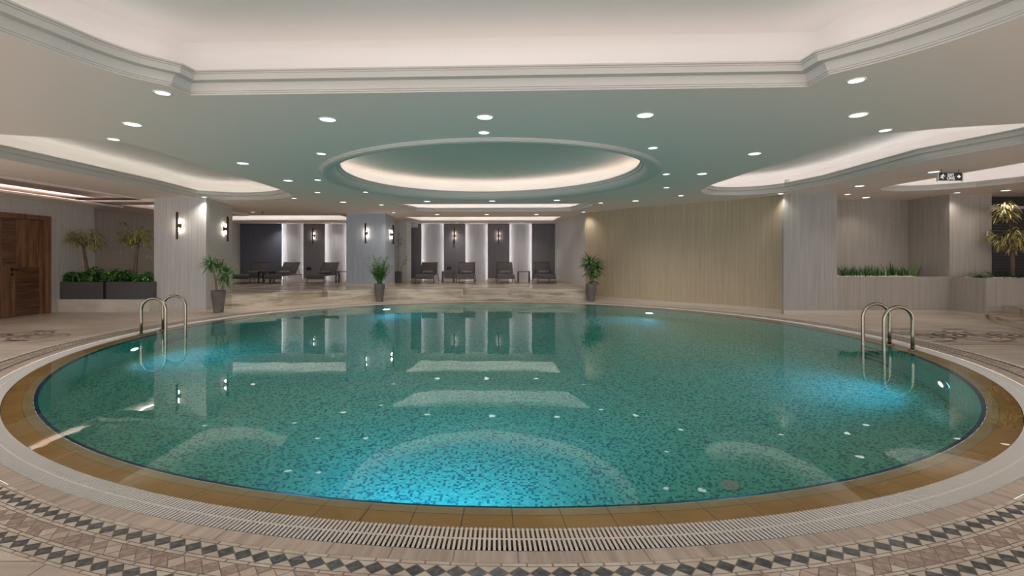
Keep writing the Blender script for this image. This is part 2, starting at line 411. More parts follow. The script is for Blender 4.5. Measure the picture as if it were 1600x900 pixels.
def baseboard(name, pts, z0=0, hh=.075, m='base'):
    f = offset(pts, .014); mb = MB(); n = len(pts)
    for i in range(n-1):
        mb.poly([(*f[i], z0), (*f[i+1], z0), (*f[i+1], z0+hh), (*f[i], z0+hh)]); mb.poly([(*f[i], z0+hh), (*f[i+1], z0+hh), (*pts[i+1], z0+hh+.002), (*pts[i], z0+hh+.002)])
    for k in (0, n-1): mb.poly([(*pts[k], z0), (*f[k], z0), (*f[k], z0+hh), (*pts[k], z0+hh)])
    return struct(mb.build(name, m))
XL = -10.0
# left: room is at +X, walk towards the camera (-Y): left of the walk is +X
wall('wall_left', [(XL-.02, 11.83), (XL, 10.66)], 0, H+.05, 'wall_grey')
wall('wall_left_door_head', [(XL, 10.66), (XL, 8.69)], 2.09, H+.05, 'wall_grey')
wall('wall_left_light_stop', [(XL-.25, 10.9), (XL-.25, 8.5)], -.01, H+.05, 'wall_grey')  # added unseen panel, stops outside light leaking round the door
wall('wall_left_near', [(XL, 8.69), (XL, 5.5)], 0, H+.05, 'wall_grey')
wall('wall_left_far', [(-10.76, 19.6), (-11.0, 11.83), (XL-.14, 11.83)], 0, H+.05, 'wall_grey')
baseboard('baseboard_left', [(XL, 8.69), (XL, 5.5)]); baseboard('baseboard_left', [(XL, 10.8), (XL, 10.66)])
wall('wall_right', [(14, 3.0), (14, 11.2)], 0, H+.05, 'wall_grey')
# curved beige wall, walked from right to left
CW = [(5.80, 10.60), (5.66, 11.02), (5.25, 11.55), (4.85, 11.98), (4.42, 12.36), (3.95, 12.80), (3.45, 13.28), (2.95, 13.92), (2.72, 14.22)]
def smooth(pts, k=4):
    out = []
    for i in range(len(pts)-1):
        p0, p1, p2, p3 = pts[max(i-1, 0)], pts[i], pts[i+1], pts[min(i+2, len(pts)-1)]
        for q in range(k):
            t = q/k; out.append(tuple(.5*((2*p1[j]) + (-p0[j]+p2[j])*t + (2*p0[j]-5*p1[j]+4*p2[j]-p3[j])*t*t + (-p0[j]+3*p1[j]-3*p2[j]+p3[j])*t**3) for j in (0, 1)))
    return out + [pts[-1]]
CWs = smooth(CW)
wall('wall_curved', CWs, 0, H+.05, 'wall_beige'); baseboard('baseboard_curved', CWs)
wall('wall_pier', [(2.72, 14.22), (2.56, 14.42), (2.21, 14.86)], 0, H+.05, 'wall_beige'); baseboard('baseboard_pier', [(2.72, 14.22), (2.56, 14.42), (2.21, 14.86)])
AR = [(2.21, 14.86), (1.70, 19.5)]
wall('wall_alcove_right', AR, 0, H+.05, 'wall_silver'); baseboard('baseboard_alcove', AR, PLAT, .075)
# right pillar front + niche
ZR = 10.52
wall('wall_right_front', [(6.94, ZR), (5.80, ZR)], 0, H+.05, 'wall_stone', .5)
wall('wall_planter_front', [(9.39, ZR), (6.94, ZR)], 0, .79, 'wall_taupe', .12)

wall('wall_niche_back', [(9.36, 11.65), (6.82, 11.65)], 0, H+.05, 'wall_taupe')
wall('wall_niche_right', [(9.34, ZR), (9.36, 11.65)], .0, H+.05, 'wall_taupe', .12)
wall('wall_planter_side', [(9.40, 9.77), (9.39, ZR)], 0, .79, 'wall_taupe', .12)
wall('wall_planter_right', [(14, 9.77), (9.40, 9.77)], 0, .79, 'wall_taupe', .12)
wall('wall_right_pier', [(10.24, ZR), (9.34, ZR)], .0, H+.05, 'wall_taupe', .14)
wall('wall_right_back', [(14, 11.0), (10.24, 11.0)], 0, H+.05, 'screen')
baseboard('baseboard_right', [(9.39, ZR), (5.80, ZR)]); baseboard('baseboard_planter', [(9.40, 9.77), (9.39, ZR)])
baseboard('baseboard_steps', [(9.95, 9.77), (9.40, 9.77)], .0, .2)
# planter beds
mb = MB(); mb.box((6.94, ZR+.12, .6), (9.34, 11.65, .765)); struct(mb.build('planter_bed_slab', 'soil'))
mb = MB(); mb.box((9.5, 9.89, .6), (14, 10.38, .765)); mb.box((10.38, 10.38, .6), (14, 11, .765)); struct(mb.build('planter_bed_slab', 'soil'))
# pillars
def pillar(name, pts, z0, m):
    mb = MB(); mb.prism(pts, z0, H+.02); o = struct(mb.build(name, m))
    ar = sum(pts[i][0]*pts[(i+1) % len(pts)][1]-pts[(i+1) % len(pts)][0]*pts[i][1] for i in range(len(pts)))
    L = pts if ar < 0 else pts[::-1]; return o
PL = [(-8.10, 11.15), (-6.92, 11.15), (-7.23, 12.75), (-8.10, 12.75)]
pillar('pillar_left', PL, 0, 'wall_silver')
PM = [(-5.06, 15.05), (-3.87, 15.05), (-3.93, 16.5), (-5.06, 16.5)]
pillar('pillar_middle', PM, PLAT, 'wall_cool_lit')
PB = [(-4.9, 17.9), (-3.83, 17.9), (-3.95, 19.3), (-4.9, 19.3)]
pillar('pillar_rear', PB, PLAT, 'wall_silver')
for nm, P, z in (('baseboard_pillar_left', PL, 0), ('baseboard_pillar_middle', PM, PLAT), ('baseboard_pillar_rear', PB, PLAT)):
    baseboard(nm, [P[2], P[1], P[0], P[3]], z, .07, 'base')
# rear wall with piers and lit bays
ZB = 19.5; BD = .16
piers = [(-10.76, xat(440, ZB), 'wall_cool_dark'), (xat(474, ZB), xat(507, ZB), 'wall_dark'), (xat(541, ZB), xat(570, ZB), 'wall_dark'),
         (xat(596, ZB), xat(658, ZB), 'wall_dark'), (xat(693.5, ZB), xat(727, ZB), 'wall_dark'), (xat(762, ZB), xat(796, ZB), 'wall_dark'), (xat(831, ZB), 1.85, 'wall_dark')]
for a, b, m in piers:
    mb = MB(); mb.box((a, ZB, PLAT), (b, ZB+.05, H+.02)); mb.box((a+.05, ZB+.05, PLAT), (b-.05, ZB+BD, H+.02)); struct(mb.build('wall_pier_back', m))
mb = MB(); mb.box((-10.9, ZB+BD, 0), (2.0, ZB+BD+.1, H+.05)); struct(mb.build('wall_back', 'bay'))
for i in range(len(piers)-1):
    a, b = piers[i][1], piers[i+1][0]
    for x in (a-.022, b+.010):
        mb = MB(); mb.box((x, ZB+.055, PLAT+.02), (x+.012, ZB+.075, H)); o = mb.build('wall_light_strip', 'led_bay'); struct(o)
for a, b, m in piers: baseboard('baseboard_back', [(b, ZB), (a, ZB)], PLAT, .06)
# platform with two notched stairs
riser = [(-10.8, 11.9), (-7.28, 12.9)]
RP = smooth([(-7.04, 11.80), gp(362, 483.0), gp(432, 479)], 3)
R2_ = smooth([gp(512, 473.6), gp(560, 471.8), (-3.3, 13.86), (-2.6, 13.88)], 3)
mb = MB()
A0, A1 = gp(432, 479), gp(512, 473.6); dn = .32
dx, dy = A1[0]-A0[0], A1[1]-A0[1]; dl = hypot(dx, dy); nx, ny = -dy/dl*dn, dx/dl*dn
A0b, A1b = (A0[0]+nx, A0[1]+ny), (A1[0]+nx, A1[1]+ny)
C0, C1 = (xat(723.5, 13.88), 13.88), (xat(799, 13.88), 13.88)
front = RP + [A0b, A1b] + R2_ + [C0, (C0[0], C0[1]+.3), (C1[0], C1[1]+.3), C1, (2.08, 13.88), (2.2, 14.86)]
outline = front + [(1.7, 19.7), (-10.85, 19.7), (-10.85, 12.6), (-7.28, 12.6)]
mb.prism(outline, 0, PLAT, 0, 1); struct(mb.build('floor_platform', ['riser', 'plat']))
mb = MB(); mb.prism([A0, A1, A1b, A0b], 0, PLAT/2, 0, 1); struct(mb.build('floor_step', ['riser', 'plat']))
mb = MB(); mb.prism([C0, C1, (C1[0], C1[1]+.3), (C0[0], C0[1]+.3)], 0, PLAT/2, 0, 1); struct(mb.build('floor_step', ['riser', 'plat']))
# right curved steps
def arcstep(r, z0, z1, nm):
    c = (12.8, 6.6); a0, a1 = radians(137), radians(205)
    pts = [(c[0]+r*cos(a0+(a1-a0)*k/24), c[1]+r*sin(a0+(a1-a0)*k/24)) for k in range(25)]
    pts = [p for p in pts if p[1] < 9.76]; pts = [(pts[0][0], 9.765)] + pts + [(13.9, pts[-1][1]), (13.9, 9.765)]
    nose = [(c[0]+(x-c[0])*1.006, c[1]+(y-c[1])*1.006) if x < 13 else (x, y) for x, y in pts]
    nose = [(x, min(y, 9.765)) for x, y in nose]
    mb = MB(); mb.prism(pts, z0, z1-.025, 0, 0); mb.prism(nose, z1-.025, z1, 0, 1); struct(mb.build(nm, ['riser', 'plat']))
arcstep(4.62, 0, .125, 'floor_step_right'); arcstep(4.18, .125, .25, 'floor_step_right')
# plinth under the planter boxes
mb = MB(); mb.box((XL, 10.85, 0), (-7.97, 11.15, .28)); mb.box((XL, 11.15, 0), (-8.1, 11.83, .28)); mb.box((-11.0, 11.83, 0), (-8.1, 12.6, .28)); struct(mb.build('floor_plinth', 'plinth'))

# ------------------------------------------------------------------ ceiling and recesses
R1 = [oval(2*pi*i/96, 1.9675*1.377, (-.3068*1.377, 6.193*1.377), .5683, 1.1092) for i in range(96)]
c2 = (-.13, 1.95)
def arc(c, r, a0, a1, n): return [(c[0]+r*cos(radians(a0+(a1-a0)*k/n)), c[1]+r*sin(radians(a0+(a1-a0)*k/n))) for k in range(n+1)]
rightarc = [(2.38, 3.70), (2.63, 3.39), (2.80, 3.08), (2.90, 2.78), (2.98, 2.3), (2.99, 1.8), (2.90, 1.2), (2.7, .7), (2.42, .25)]
leftarc = [(-2.74, .25), (-2.98, .8), (-3.12, 1.3), (-3.2, 1.9), (-3.18, 2.5), (-3.12, 3.0), (-3.07, 3.23), (-3.01, 3.5), (-2.90, 3.75), (-2.73, 3.94)]
R2 = smooth(leftarc, 4) + [(-2.715, 4.16), (2.37, 3.955)] + smooth(rightarc, 4) + [(2.36, -.05), (-2.70, -.05)]
def rounded(pts, k=4): # closed catmull
    n = len(pts); out = []
    for i in range(n):
        p0, p1, p2, p3 = pts[i-1], pts[i], pts[(i+1) % n], pts[(i+2) % n]
        for q in range(k):
            t = q/k; out.append(tuple(.5*((2*p1[j]) + (-p0[j]+p2[j])*t + (2*p0[j]-5*p1[j]+4*p2[j]-p3[j])*t*t + (-p0[j]+3*p1[j]-3*p2[j]+p3[j])*t**3) for j in (0, 1)))
    return out
R3 = [(-7.05, 5.15), (-7.02, 6.7), (-7.06, 9.73), (-7.2, 11.12)] + smooth([(-7.05, 11.28), (-6.6, 11.52), (-6.17, 11.58), (-5.6, 11.42), (-5.15, 11.15), (-4.8, 10.75)], 3) + [(-4.62, 9.8), (-4.58, 7.84), (-4.54, 5.92)] + smooth([(-4.75, 5.78), (-5.23, 5.6), (-5.73, 5.46), (-6.5, 5.2)], 3)
R4 = [(3.80, 9.9), (3.72, 9.2), (3.80, 7.6), (3.89, 5.6)] + smooth([(4.1, 5.45), (4.6, 5.2), (5.22, 5.02), (5.9, 4.85)], 3) + [(6.1, 4.85), (6.1, 5.9), (5.80, 6.92), (5.86, 9.05)] + smooth([(5.66, 10.08), (5.35, 10.5), (4.85, 10.72), (4.3, 10.65), (3.95, 10.25)], 3)
R5 = [(7.14, 9.45), (7.35, 7.07), (7.4, 5.0), (9.6, 5.0), (9.4, 7.5), (9.22, 8.88)] + smooth([(8.95, 9.5), (8.4, 9.95), (7.8, 10.05), (7.35, 9.85)], 3)
R8 = [(-3.15, 12.5), (2.05, 12.38), (2.1, 12.9), (1.72, 14.2), (1.3, 14.42), (-2.3, 14.52), (-2.8, 14.3), (-3.2, 13.0)]
R9 = [(-3.55, 16.35), (1.62, 16.2), (1.5, 18.0), (-3.35, 18.1)]
R10 = [(-10.2, 15.75), (-5.5, 15.75), (-5.5, 17.9), (-10.3, 17.9)]
R6 = [(-9.42, -2.9), (-8.80, -2.9), (-8.80, 11.15), (-9.42, 11.15)]
def ccw(L):
    return L if sum(L[i][0]*L[(i+1) % len(L)][1]-L[(i+1) % len(L)][0]*L[i][1] for i in range(len(L))) > 0 else L[::-1]
recs = {k: ccw(v) for k, v in dict(a=R1, b=R2, c=R3, d=R4, e=R5, f=R8, g=R9, i=R10, j=R6).items()}
main = [(-10.1, -3), (14, -3), (14, 11.2), (14, 20), (-11.2, 20), (-11.2, 15), (-8.08, 15), (-8.08, 11.3), (-10.1, 11.3)]
mb = MB(); mb.tess([main] + list(recs.values()), H, 0, False)
struct(mb.build('ceiling', 'ceil'))
PROF = [(0, 0), (0, .012), (.010, .014), (.010, .026), (.02, .028), (.022, .040), (.027, .056), (.036, .073), (.050, .090), (.068, .105), (.090, .117), (.112, .124), (.112, .133), (.127, .135), (.127, .145), (.142, .147), (.142, .160)]
RING = [(0, 0), (0, -.010), (.014, -.011), (.014, -.020), (.030, -.021), (.030, -.030), (.05, -.036), (.08, -.040), (.12, -.038), (.155, -.031), (.19, -.018), (.22, .002), (.245, .03), (.262, .07), (.262, .085), (.280, .087), (.280, .104), (.298, .106), (.298, .122), (.318, .124), (.318, .142)]
def recess(name, L, mould=True, depth=.42, wide=.3, lean=None, led=1.0, strip='led', top='dome', hub=None, ms=1.0, sec=None):
    n = len(L); mb = MB()
    lv = [1.0]*n if lean is None else [lean(p) for p in L]
    prof = [(u*ms, v*ms) for u, v in (sec or PROF)] if mould else [(0, 0), (0, .028)]
    tz = prof[-1][1]
    def ring(u, v):
        if u == 0: P = L
        elif u < 0 and hub: P = [(x+(x-hub[0])/hypot(x-hub[0], y-hub[1])*-u, y+(y-hub[1])/hypot(x-hub[0], y-hub[1])*-u) for x, y in L]
        else:
            full = offset(L, u, True); P = [(L[i][0]+(full[i][0]-L[i][0])*(lv[i] if u > 0 else 1), L[i][1]+(full[i][1]-L[i][1])*(lv[i] if u > 0 else 1)) for i in range(n)]
        return [(x, y, H+v) for x, y in P]
    rings = [ring(u, v) for u, v in prof]
    mb.loft(rings, 0)
    back = [(prof[-1][0]-.022, tz), (prof[-1][0]-.03, tz*.55 if mould else .008), (-wide, tz*.5 if mould else .008)]
    mb.loft([rings[-1]] + [ring(u, v) for u, v in back], 0)
    up = [(-wide, tz*.5 if mould else .008), (-wide, depth*.72), (-wide*.93, depth*.86), (-wide*.78, depth*.95), (-wide*.5, depth)]
    mb.loft([ring(u, v) for u, v in up], 1, smooth=True)
    mb.tess([[(x, y) for x, y, z in ring(-wide*.5, 0)]], H+depth, 2, False)
    o = struct(mb.build(name, ['mould', 'dome', top]))
    if led:
        mb = MB(); a, b = ring(-.045, tz*.56 if mould else .014), ring(-.085, tz*.56 if mould else .014)
        for i in range(n):
            j = (i+1) % n; mb.poly([a[i], a[j], b[j], b[i]])
        for k, f in enumerate(mb.f):
            p, q, r = (Vector(mb.v[i]) for i in f[:3])
            if (q-p).cross(r-p).z < 0: mb.f[k] = tuple(reversed(f))
        mb.build('light_strip', strip, o)
    return o
def strip_mat(name, est, col=(1, .97, .91)): M[name] = mat(name, (.9, .9, .9), .4, emit=col, est=est)
strip_mat('led_g', 5, (1, .97, .93)); strip_mat('led_a', 9.5, (1, .97, .88)); strip_mat('led_b', 4.6, (1, .97, .93)); strip_mat('led_c', 6, (1, .97, .86)); strip_mat('led_d', 7, (1, .96, .93)); strip_mat('led_f', 11, (1, .97, .93))
recess('trim_1', recs['a'], strip='led_a', sec=RING, top='ceil')
recess('trim_2', recs['b'], strip='led_b', wide=.40, depth=.5, hub=(-.15, 2.0))
recess('trim_3', recs['c'], strip='led_c', lean=lambda p: 0 if (p[0] > -5.0 or p[1] < 5.9) else 1)
recess('trim_4', recs['d'], strip='led_d', lean=lambda p: 0 if (p[0] < 4.0 or p[1] < 5.6) else 1)
recess('trim_5', recs['e'], strip='led_d', ms=.62, lean=lambda p: 0 if (p[0] < 7.3 or p[1] < 6) else 1)
recess('trim_6', recs['f'], strip='led_f', ms=.66, lean=lambda p: 0 if p[1] < 12.7 else 1)
recess('trim_7', recs['g'], False, depth=.3, strip='led_f')
recess('trim_8', recs['i'], False, depth=.3, strip='led_f')
# side cove over the lower soffit
mb = MB(); z1 = H+.28
mb.box((-10.1, -3, LOW), (-9.36, 11.3, LOW+.04)); mb.box((-11.1, 11.3, LOW), (-9.36, 11.86, LOW+.04)); struct(mb.build('ceiling_soffit', 'ceil'))
mb = MB(); hole = [(-9.5, 11.95), (-8.6, 11.95), (-8.6, 14), (-9.5, 14)]
so = [(-11.15, 11.3), (-8.08, 11.3), (-8.08, 15.1), (-11.15, 15.1)]
LOWB = LOW; LOW = 2.48
mb.tess([so, hole], LOW, 0, False)
for i in range(4):
    a, b = hole[i], hole[(i+1) % 4]; mb.poly([(*a, LOW), (*b, LOW), (*b, LOW+.25), (*a, LOW+.25)])
    a, b = so[i], so[(i+1) % 4]; mb.poly([(*a, LOW), (*b, LOW), (*b, H+.02), (*a, H+.02)])
mb.tess([hole], LOW+.25, 0, False); o = struct(mb.build('ceiling_soffit_far', 'ceil'))
mb = MB(); mb.poly([(-9.46, 12.0, LOW+.2), (-9.46, 13.9, LOW+.2), (-9.46, 13.9, LOW+.17), (-9.46, 12.0, LOW+.17)]); mb.build('light_strip', 'led_f', o); LOW = LOWB
mb = MB()
mb.poly([(-8.80, -2.9, H), (-8.80, 11.3, H), (-8.80, 11.3, H+.1), (-8.80, -2.9, H+.1)])
mb.poly([(-8.80, -2.9, H+.1), (-8.80, 11.3, H+.1), (-8.5, 11.3, H+.1), (-8.5, -2.9, H+.1)])
mb.box((-10.1, -2.95, H-.03), (-8.5, 11.3, z1)); mb.f = mb.f[:2] + mb.f[3:]; mb.m = mb.m[:2] + mb.m[3:]; mb.uv = mb.uv[:2]+mb.uv[3:]; mb.sm = mb.sm[:2]+mb.sm[3:]
o = struct(mb.build('trim_9', 'ceil'))
mb = MB(); mb.poly([(-9.56, -2.8, LOW+.06), (-9.50, -2.8, LOW+.06), (-9.50, 11.0, LOW+.06), (-9.56, 11.0, LOW+.06)]); mb.build('light_strip', 'led_g', o)

# ------------------------------------------------------------------ downlights
def downlight_proto(r):
    t = thing('ceiling_downlight', (0, 0, H), 'x', 'ceiling light', 'recessed ceiling downlights')
    mb = MB(); mb.lathe([(r+.013, 0), (r+.013, -.004), (r+.006, -.007), (r, -.006), (r*.97, -.002)], seg=28, caps=False); mb.build('trim_ring', 'ring', t)
    mb = MB(); k = 20; mb.poly([(r*cos(-2*pi*i/k), r*sin(-2*pi*i/k), -.003) for i in range(k)]); mb.build('lens', 'white_emit', t)
    return t
SPOT = bpy.data.lights.new('downlight_beam', 'SPOT'); SPOT.energy = 42; SPOT.color = (1, .93, .84); SPOT.spot_size = radians(130); SPOT.spot_blend = .9; SPOT.shadow_soft_size = .05
SPOT.cycles.use_multiple_importance_sampling = False
DIM = SPOT.copy(); DIM.energy = 18; DIM.cycles.use_multiple_importance_sampling = False
big, small = downlight_proto(.075), downlight_proto(.055)
km = kidmap(); used = {'B': False, 'S': False}
LAMPS = [
 (254,145,'S','small round downlight beside the left notch of the big near ceiling recess'),
 (207,194,'B','large round downlight left of the near recess, above the left ceiling tray'),
 (178,217.5,'S','small downlight at the near edge of the left ceiling tray'),
 (512,186.5,'B','round downlight between the near recess and the left end of the oval recess'),
 (757.5,183,'B','round downlight centred between the near recess and the oval recess, nearer of two'),
 (756,207,'S','downlight just touching the near rim of the oval ceiling recess'),
 (1008,180,'B','round downlight between the near recess and the right end of the oval recess'),
 (1338,125.5,'S','small downlight beside the right notch of the big near ceiling recess'),
 (1341,179.5,'B','large downlight right of the near recess, above the right ceiling tray'),
 (1383,203.5,'S','small downlight at the near edge of the right ceiling tray'),
 (379.5,255,'B','downlight alone on flat ceiling between the left tray and the oval recess'),
 (502,240,'S','downlight at the upper left of the oval recess rim'),
 (1020,231,'S','downlight at the upper right of the oval recess rim'),
 (1179,240,'B','downlight alone on flat ceiling left of the right tray edge'),
 (450,282,'B','downlight nearest the far tip of the left ceiling tray, left of a close pair'),
 (496.5,281,'S','downlight left of the oval recess, upper of two stacked'),
 (496,300.5,'S','downlight left of the oval recess, lower of two stacked'),
 (1041,272,'S','downlight right of the oval recess, upper of two stacked'),
 (1041.5,293,'S','downlight right of the oval recess, lower of two stacked'),
 (1097,271.5,'B','downlight between the oval recess and the tip of the right tray'),
 (536,315.7,'B','downlight in front of the middle pillar, above its front face'),
 (571.5,300,'S','small downlight by the lower left curve of the oval recess'),
 (596,320,'S','small downlight at the left end of the long shallow recess'),
 (667.5,314.5,'B','left downlight of the three behind the oval recess'),
 (769,314,'B','middle downlight of the three behind the oval recess'),
 (870,312.7,'B','right downlight of the three behind the oval recess'),
 (939,317,'S','small downlight off the right end of the long shallow recess'),
 (993,313.8,'B','downlight above the left part of the beige curved wall'),
 (1064,305.5,'S','small downlight at the tip of the right ceiling tray'),
 (615,332,'S','small downlight above the side face of the middle pillar'),
 (912,330.5,'S','small downlight in the corner above the yucca at the beige wall'),
 (683,335,'B','left downlight of the three between the two long recesses'),
 (760.5,335,'B','middle downlight of the three between the two long recesses'),
 (838,335,'B','right downlight of the three between the two long recesses'),
 (713.5,348,'S','left of two small downlights close to the central lounge wall'),
 (816,347.5,'S','right of two small downlights close to the central lounge wall'),
 (319,311,'S','small downlight touching the front corner of the left pillar'),
 (395,331.5,'S','small downlight in front of the left lounge recess, beside the sprinkler'),
 (435,350.4,'S','left of two small downlights close to the left lounge wall'),
 (519.6,349.7,'S','right of two small downlights close to the left lounge wall'),
 (459.7,309.8,'S','small downlight at the far tip of the left ceiling tray'),
 (1220,305,'S','small downlight at the seam of beige wall and right pillar'),
 (1343,290.5,'B','downlight above the planter niche, nearest of the three there'),
 (1324,303.5,'S','small downlight above the niche beside the right pillar'),
 (1353,308.5,'B','downlight above the snake plants, close to the niche wall'),
 (1459,268.5,'B','downlight directly left of the exit sign'),
 (1494,300.5,'S','small downlight above the pier between niche and tall bamboo'),
 (1571,297.5,'B','downlight right above the tall yellow bamboo'),
]
for px, py, kind, lab in LAMPS:
    x, y = cp(px, py); proto = big if kind == 'B' else small
    if py > 345: y = min(y, 19.1); x = xat(px, y)
    if px == 319: x, y = -6.88, 11.02
    if px == 912: x, y = 2.12, 14.6
    if px == 1220: x, y = 5.70, 10.45
    if px == 1494: x, y = 9.3, 10.3
    place(proto, not used[kind], (x, y, H), 0, lab, km); used[kind] = True
    l = bpy.data.objects.new('downlight_beam', DIM if px in (1220, 1343, 1324, 1353, 1459, 1494, 1571, 912) else SPOT); COL.objects.link(l); l.location = (x, y, H-.02)
for x, y, lab in ((-8.15, 6.9, 'added unseen downlight at the left, over the deck before the wooden door'), (-8.15, 4.6, 'added unseen downlight at the far left, over the deck')):  # two unseen lamps added to brighten the left deck
    place(big, False, (x, y, H), 0, lab, km)
    l = bpy.data.objects.new('downlight_beam', SPOT); COL.objects.link(l); l.location = (x, y, H-.02)
# small lamp on the moulding of the right tray
t = thing('moulding_spotlight', (5.62, 10.06, H+.19), 'small bright spotlight perched on the moulding of the right ceiling tray', 'ceiling light')
mb = MB(); mb.lathe([(.02, .05), (.045, .04), (.05, 0), (.045, -.02)], seg=16); mb.build('housing', 'ring', t)
mb = MB(); mb.poly([(.043*cos(-2*pi*i/14), .043*sin(-2*pi*i/14), -.022) for i in range(14)]); mb.build('lens', 'white_emit', t)
# sprinkler
x, y = cp(410, 331.5); mb = MB(); mb.lathe([(.03, 0), (.03, -.01), (.01, -.015), (.01, -.04), (.025, -.045), (.02, -.05)], seg=12)
tag(mb.build('sprinkler_head', 'black', None, (x, y, H)), 'tiny dark sprinkler head on the ceiling before the left lounge', 'sprinkler')

# ------------------------------------------------------------------ sconces
def sconce_proto():
    t = thing('wall_sconce', (0, 0, 0), 'x', 'wall lamp', 'bar shaped wall sconces')
    mb = MB(); mb.box((-.035, -.012, -.06), (.035, 0, .06), bev=.004); mb.box((-.018, -.075, -.03), (.018, -.012, .03), bev=.004); mb.build('wall_bracket', 'bronze', t)
    mb = MB(); mb.lathe([(.006, -.315), (.012, -.31), (.012, -.30), (.024, -.295), (.026, -.28), (.026, .28), (.024, .295), (.012, .30), (.012, .31), (.006, .315)], (0, -.095, 0), 16); mb.build('bar_shade', 'bronze', t)
    for s in (-1, 1):
        mb = MB(); mb.lathe([(.006, s*.045), (.016, s*.05), (.018, s*.09), (.016, s*.12), (.006, s*.13)], (0, -.048, 0), 12); mb.build('bulb', 'bulb', t)
    return t
sp = sconce_proto(); km = kidmap()
zs = 1.94
SC = [((xat(281, 11.15), 11.15, 1.92), 0, 'bar wall sconce on the broad front face of the left pillar'),
      ((-7.115, 12.15, 1.91), radians(90)+.19, 'bar wall sconce on the narrow side face of the left pillar'),
      ((xat(572.5, 15.05), 15.05, 1.95), 0, 'bar wall sconce on the cool lit grey front of the middle pillar'),
      ((-3.90, 15.8, 1.95), radians(90)-.04, 'bar wall sconce on the side face of the middle pillar'),
      ((xat(490.3, ZB), ZB, 2.08), 0, 'bar wall sconce between two lit bays of the left lounge'),
      ((xat(710.3, ZB), ZB, 2.08), 0, 'left bar sconce on the central lounge wall, left of the central lit bay'),
      ((xat(779, ZB), ZB, 2.08), 0, 'right bar sconce on the central lounge wall, right of the central lit bay')]
for k, (loc, rz, lab) in enumerate(SC): place(sp, k == 0, loc, rz, lab, km)

# ------------------------------------------------------------------ loungers, towels, tables
def lounger_proto():
    t = thing('sun_lounger', (0, 0, 0), 'x', 'lounger', 'dark sun loungers on the platform')
    w = .29
    # foot at -y, head at +y
    def sheet(path, th, mi=0, ww=w):
        mb = MB(); rings = []
        for y, z in path: rings.append([(-ww, y, z), (ww, y, z), (ww, y, z-th), (-ww, y, z-th)])
        mb.loft(rings, 0, True); return mb
    path = [(-.98, .20), (-.97, .25), (-.92, .285), (-.80, .305), (-.5, .30), (-.1, .295), (.22, .30)]
    sheet(path, .045).build('seat', 'cush', t)
    b0, b1 = (.26, .30), (.72, .70)
    mb = MB(); rings = []
    for k in range(7):
        u = k/6; rings.append([(-w+.01, b0[0]+(b1[0]-b0[0])*u, b0[1]+(b1[1]-b0[1])*u+.02*sin(pi*u)), (w-.01, b0[0]+(b1[0]-b0[0])*u, b0[1]+(b1[1]-b0[1])*u+.02*sin(pi*u)), (w-.01, b0[0]+(b1[0]-b0[0])*u+.015, b0[1]+(b1[1]-b0[1])*u-.012+.02*sin(pi*u)), (-w+.01, b0[0]+(b1[0]-b0[0])*u+.015, b0[1]+(b1[1]-b0[1])*u-.012+.02*sin(pi*u))])
    mb.loft(rings, 0, True); mb.build('backrest', 'mesh', t)
    mb = MB()
    mb.tube([(-w, .24, .30), (-w, .72, .71), (w, .72, .71), (w, .24, .30)], .012, seg=6)
    mb.tube([(-w, .24, .27), (-w, .95, .25), (w, .95, .25), (w, .24, .27)], .014, seg=6)
    mb.tube([(-w, .24, .27), (-w, -.9, .265)], .014, seg=6); mb.tube([(w, .24, .27), (w, -.9, .265)], .014, seg=6)
    mb.tube([(-w, .5, .5), (-w+.01, .7, .26)], .008, seg=5); mb.tube([(w, .5, .5), (w-.01, .7, .26)], .008, seg=5)
    mb.build('frame', 'frame', t)
    for sx in (-1, 1):
        for y0, y1 in ((-.80, -.92), (.75, .87)):
            mb = MB(); mb.tube([(sx*(w-.005), y0, .27), (sx*(w+.015), (y0+y1)/2, .14), (sx*(w+.03), y1, .0)], [.014, .012, .011], seg=6); mb.build('leg', 'frame', t)
    return t
lp = lounger_proto(); km = kidmap(); RZ = .055
LG = [(-9.28, 17.65, 'sun lounger at the far left, partly behind the two stemmed yucca leaves'),
      (-8.15, 17.65, 'sun lounger in front of the leftmost lit bay of the left lounge'),
      (-6.70, 17.65, 'sun lounger right of the black wall socket in the left lounge'),
      (-5.32, 17.65, 'sun lounger almost hidden behind the middle pillar, one leg showing'),
      (-3.04, 17.75, 'leftmost of the four sun loungers in the central alcove'),
      (-1.64, 17.75, 'second sun lounger from the left in the central alcove'),
      (-.25, 17.75, 'third sun lounger from the left in the central alcove'),
      (1.15, 17.75, 'rightmost of the four central loungers, beside the alcove side wall')]
place_names = ['the far left lounger', 'the lounger before the leftmost lit bay', 'the lounger right of the black socket', None, 'the leftmost alcove lounger', 'the second alcove lounger', 'the third alcove lounger', 'the rightmost alcove lounger']
def towel_mesh():
    mb = MB(); r = .055; L = .19; rings = []
    for x, k in ((-L, .55), (-L+.01, .85), (-L+.03, 1), (0, 1.04), (L-.03, 1), (L-.01, .85), (L, .55)):
        rings.append([(x, r*k*cos(2*pi*i/16), r+r*k*sin(2*pi*i/16)*.95) for i in range(16)])
    mb.loft(rings, 0, True, True, True)
    # overlapping flap of the roll
    fl = [[(x, (r*1.1)*cos(a), r+(r*1.08)*sin(a)) for x in (-L+.02, L-.02)] for a in [radians(q) for q in range(-60, 95, 12)]]
    b = len(mb.v)
    for row in fl: mb.v += row
    for k in range(len(fl)-1): mb.face((b+2*k, b+2*k+1, b+2*k+3, b+2*k+2), 0, None, True)
    return mb
tw = None
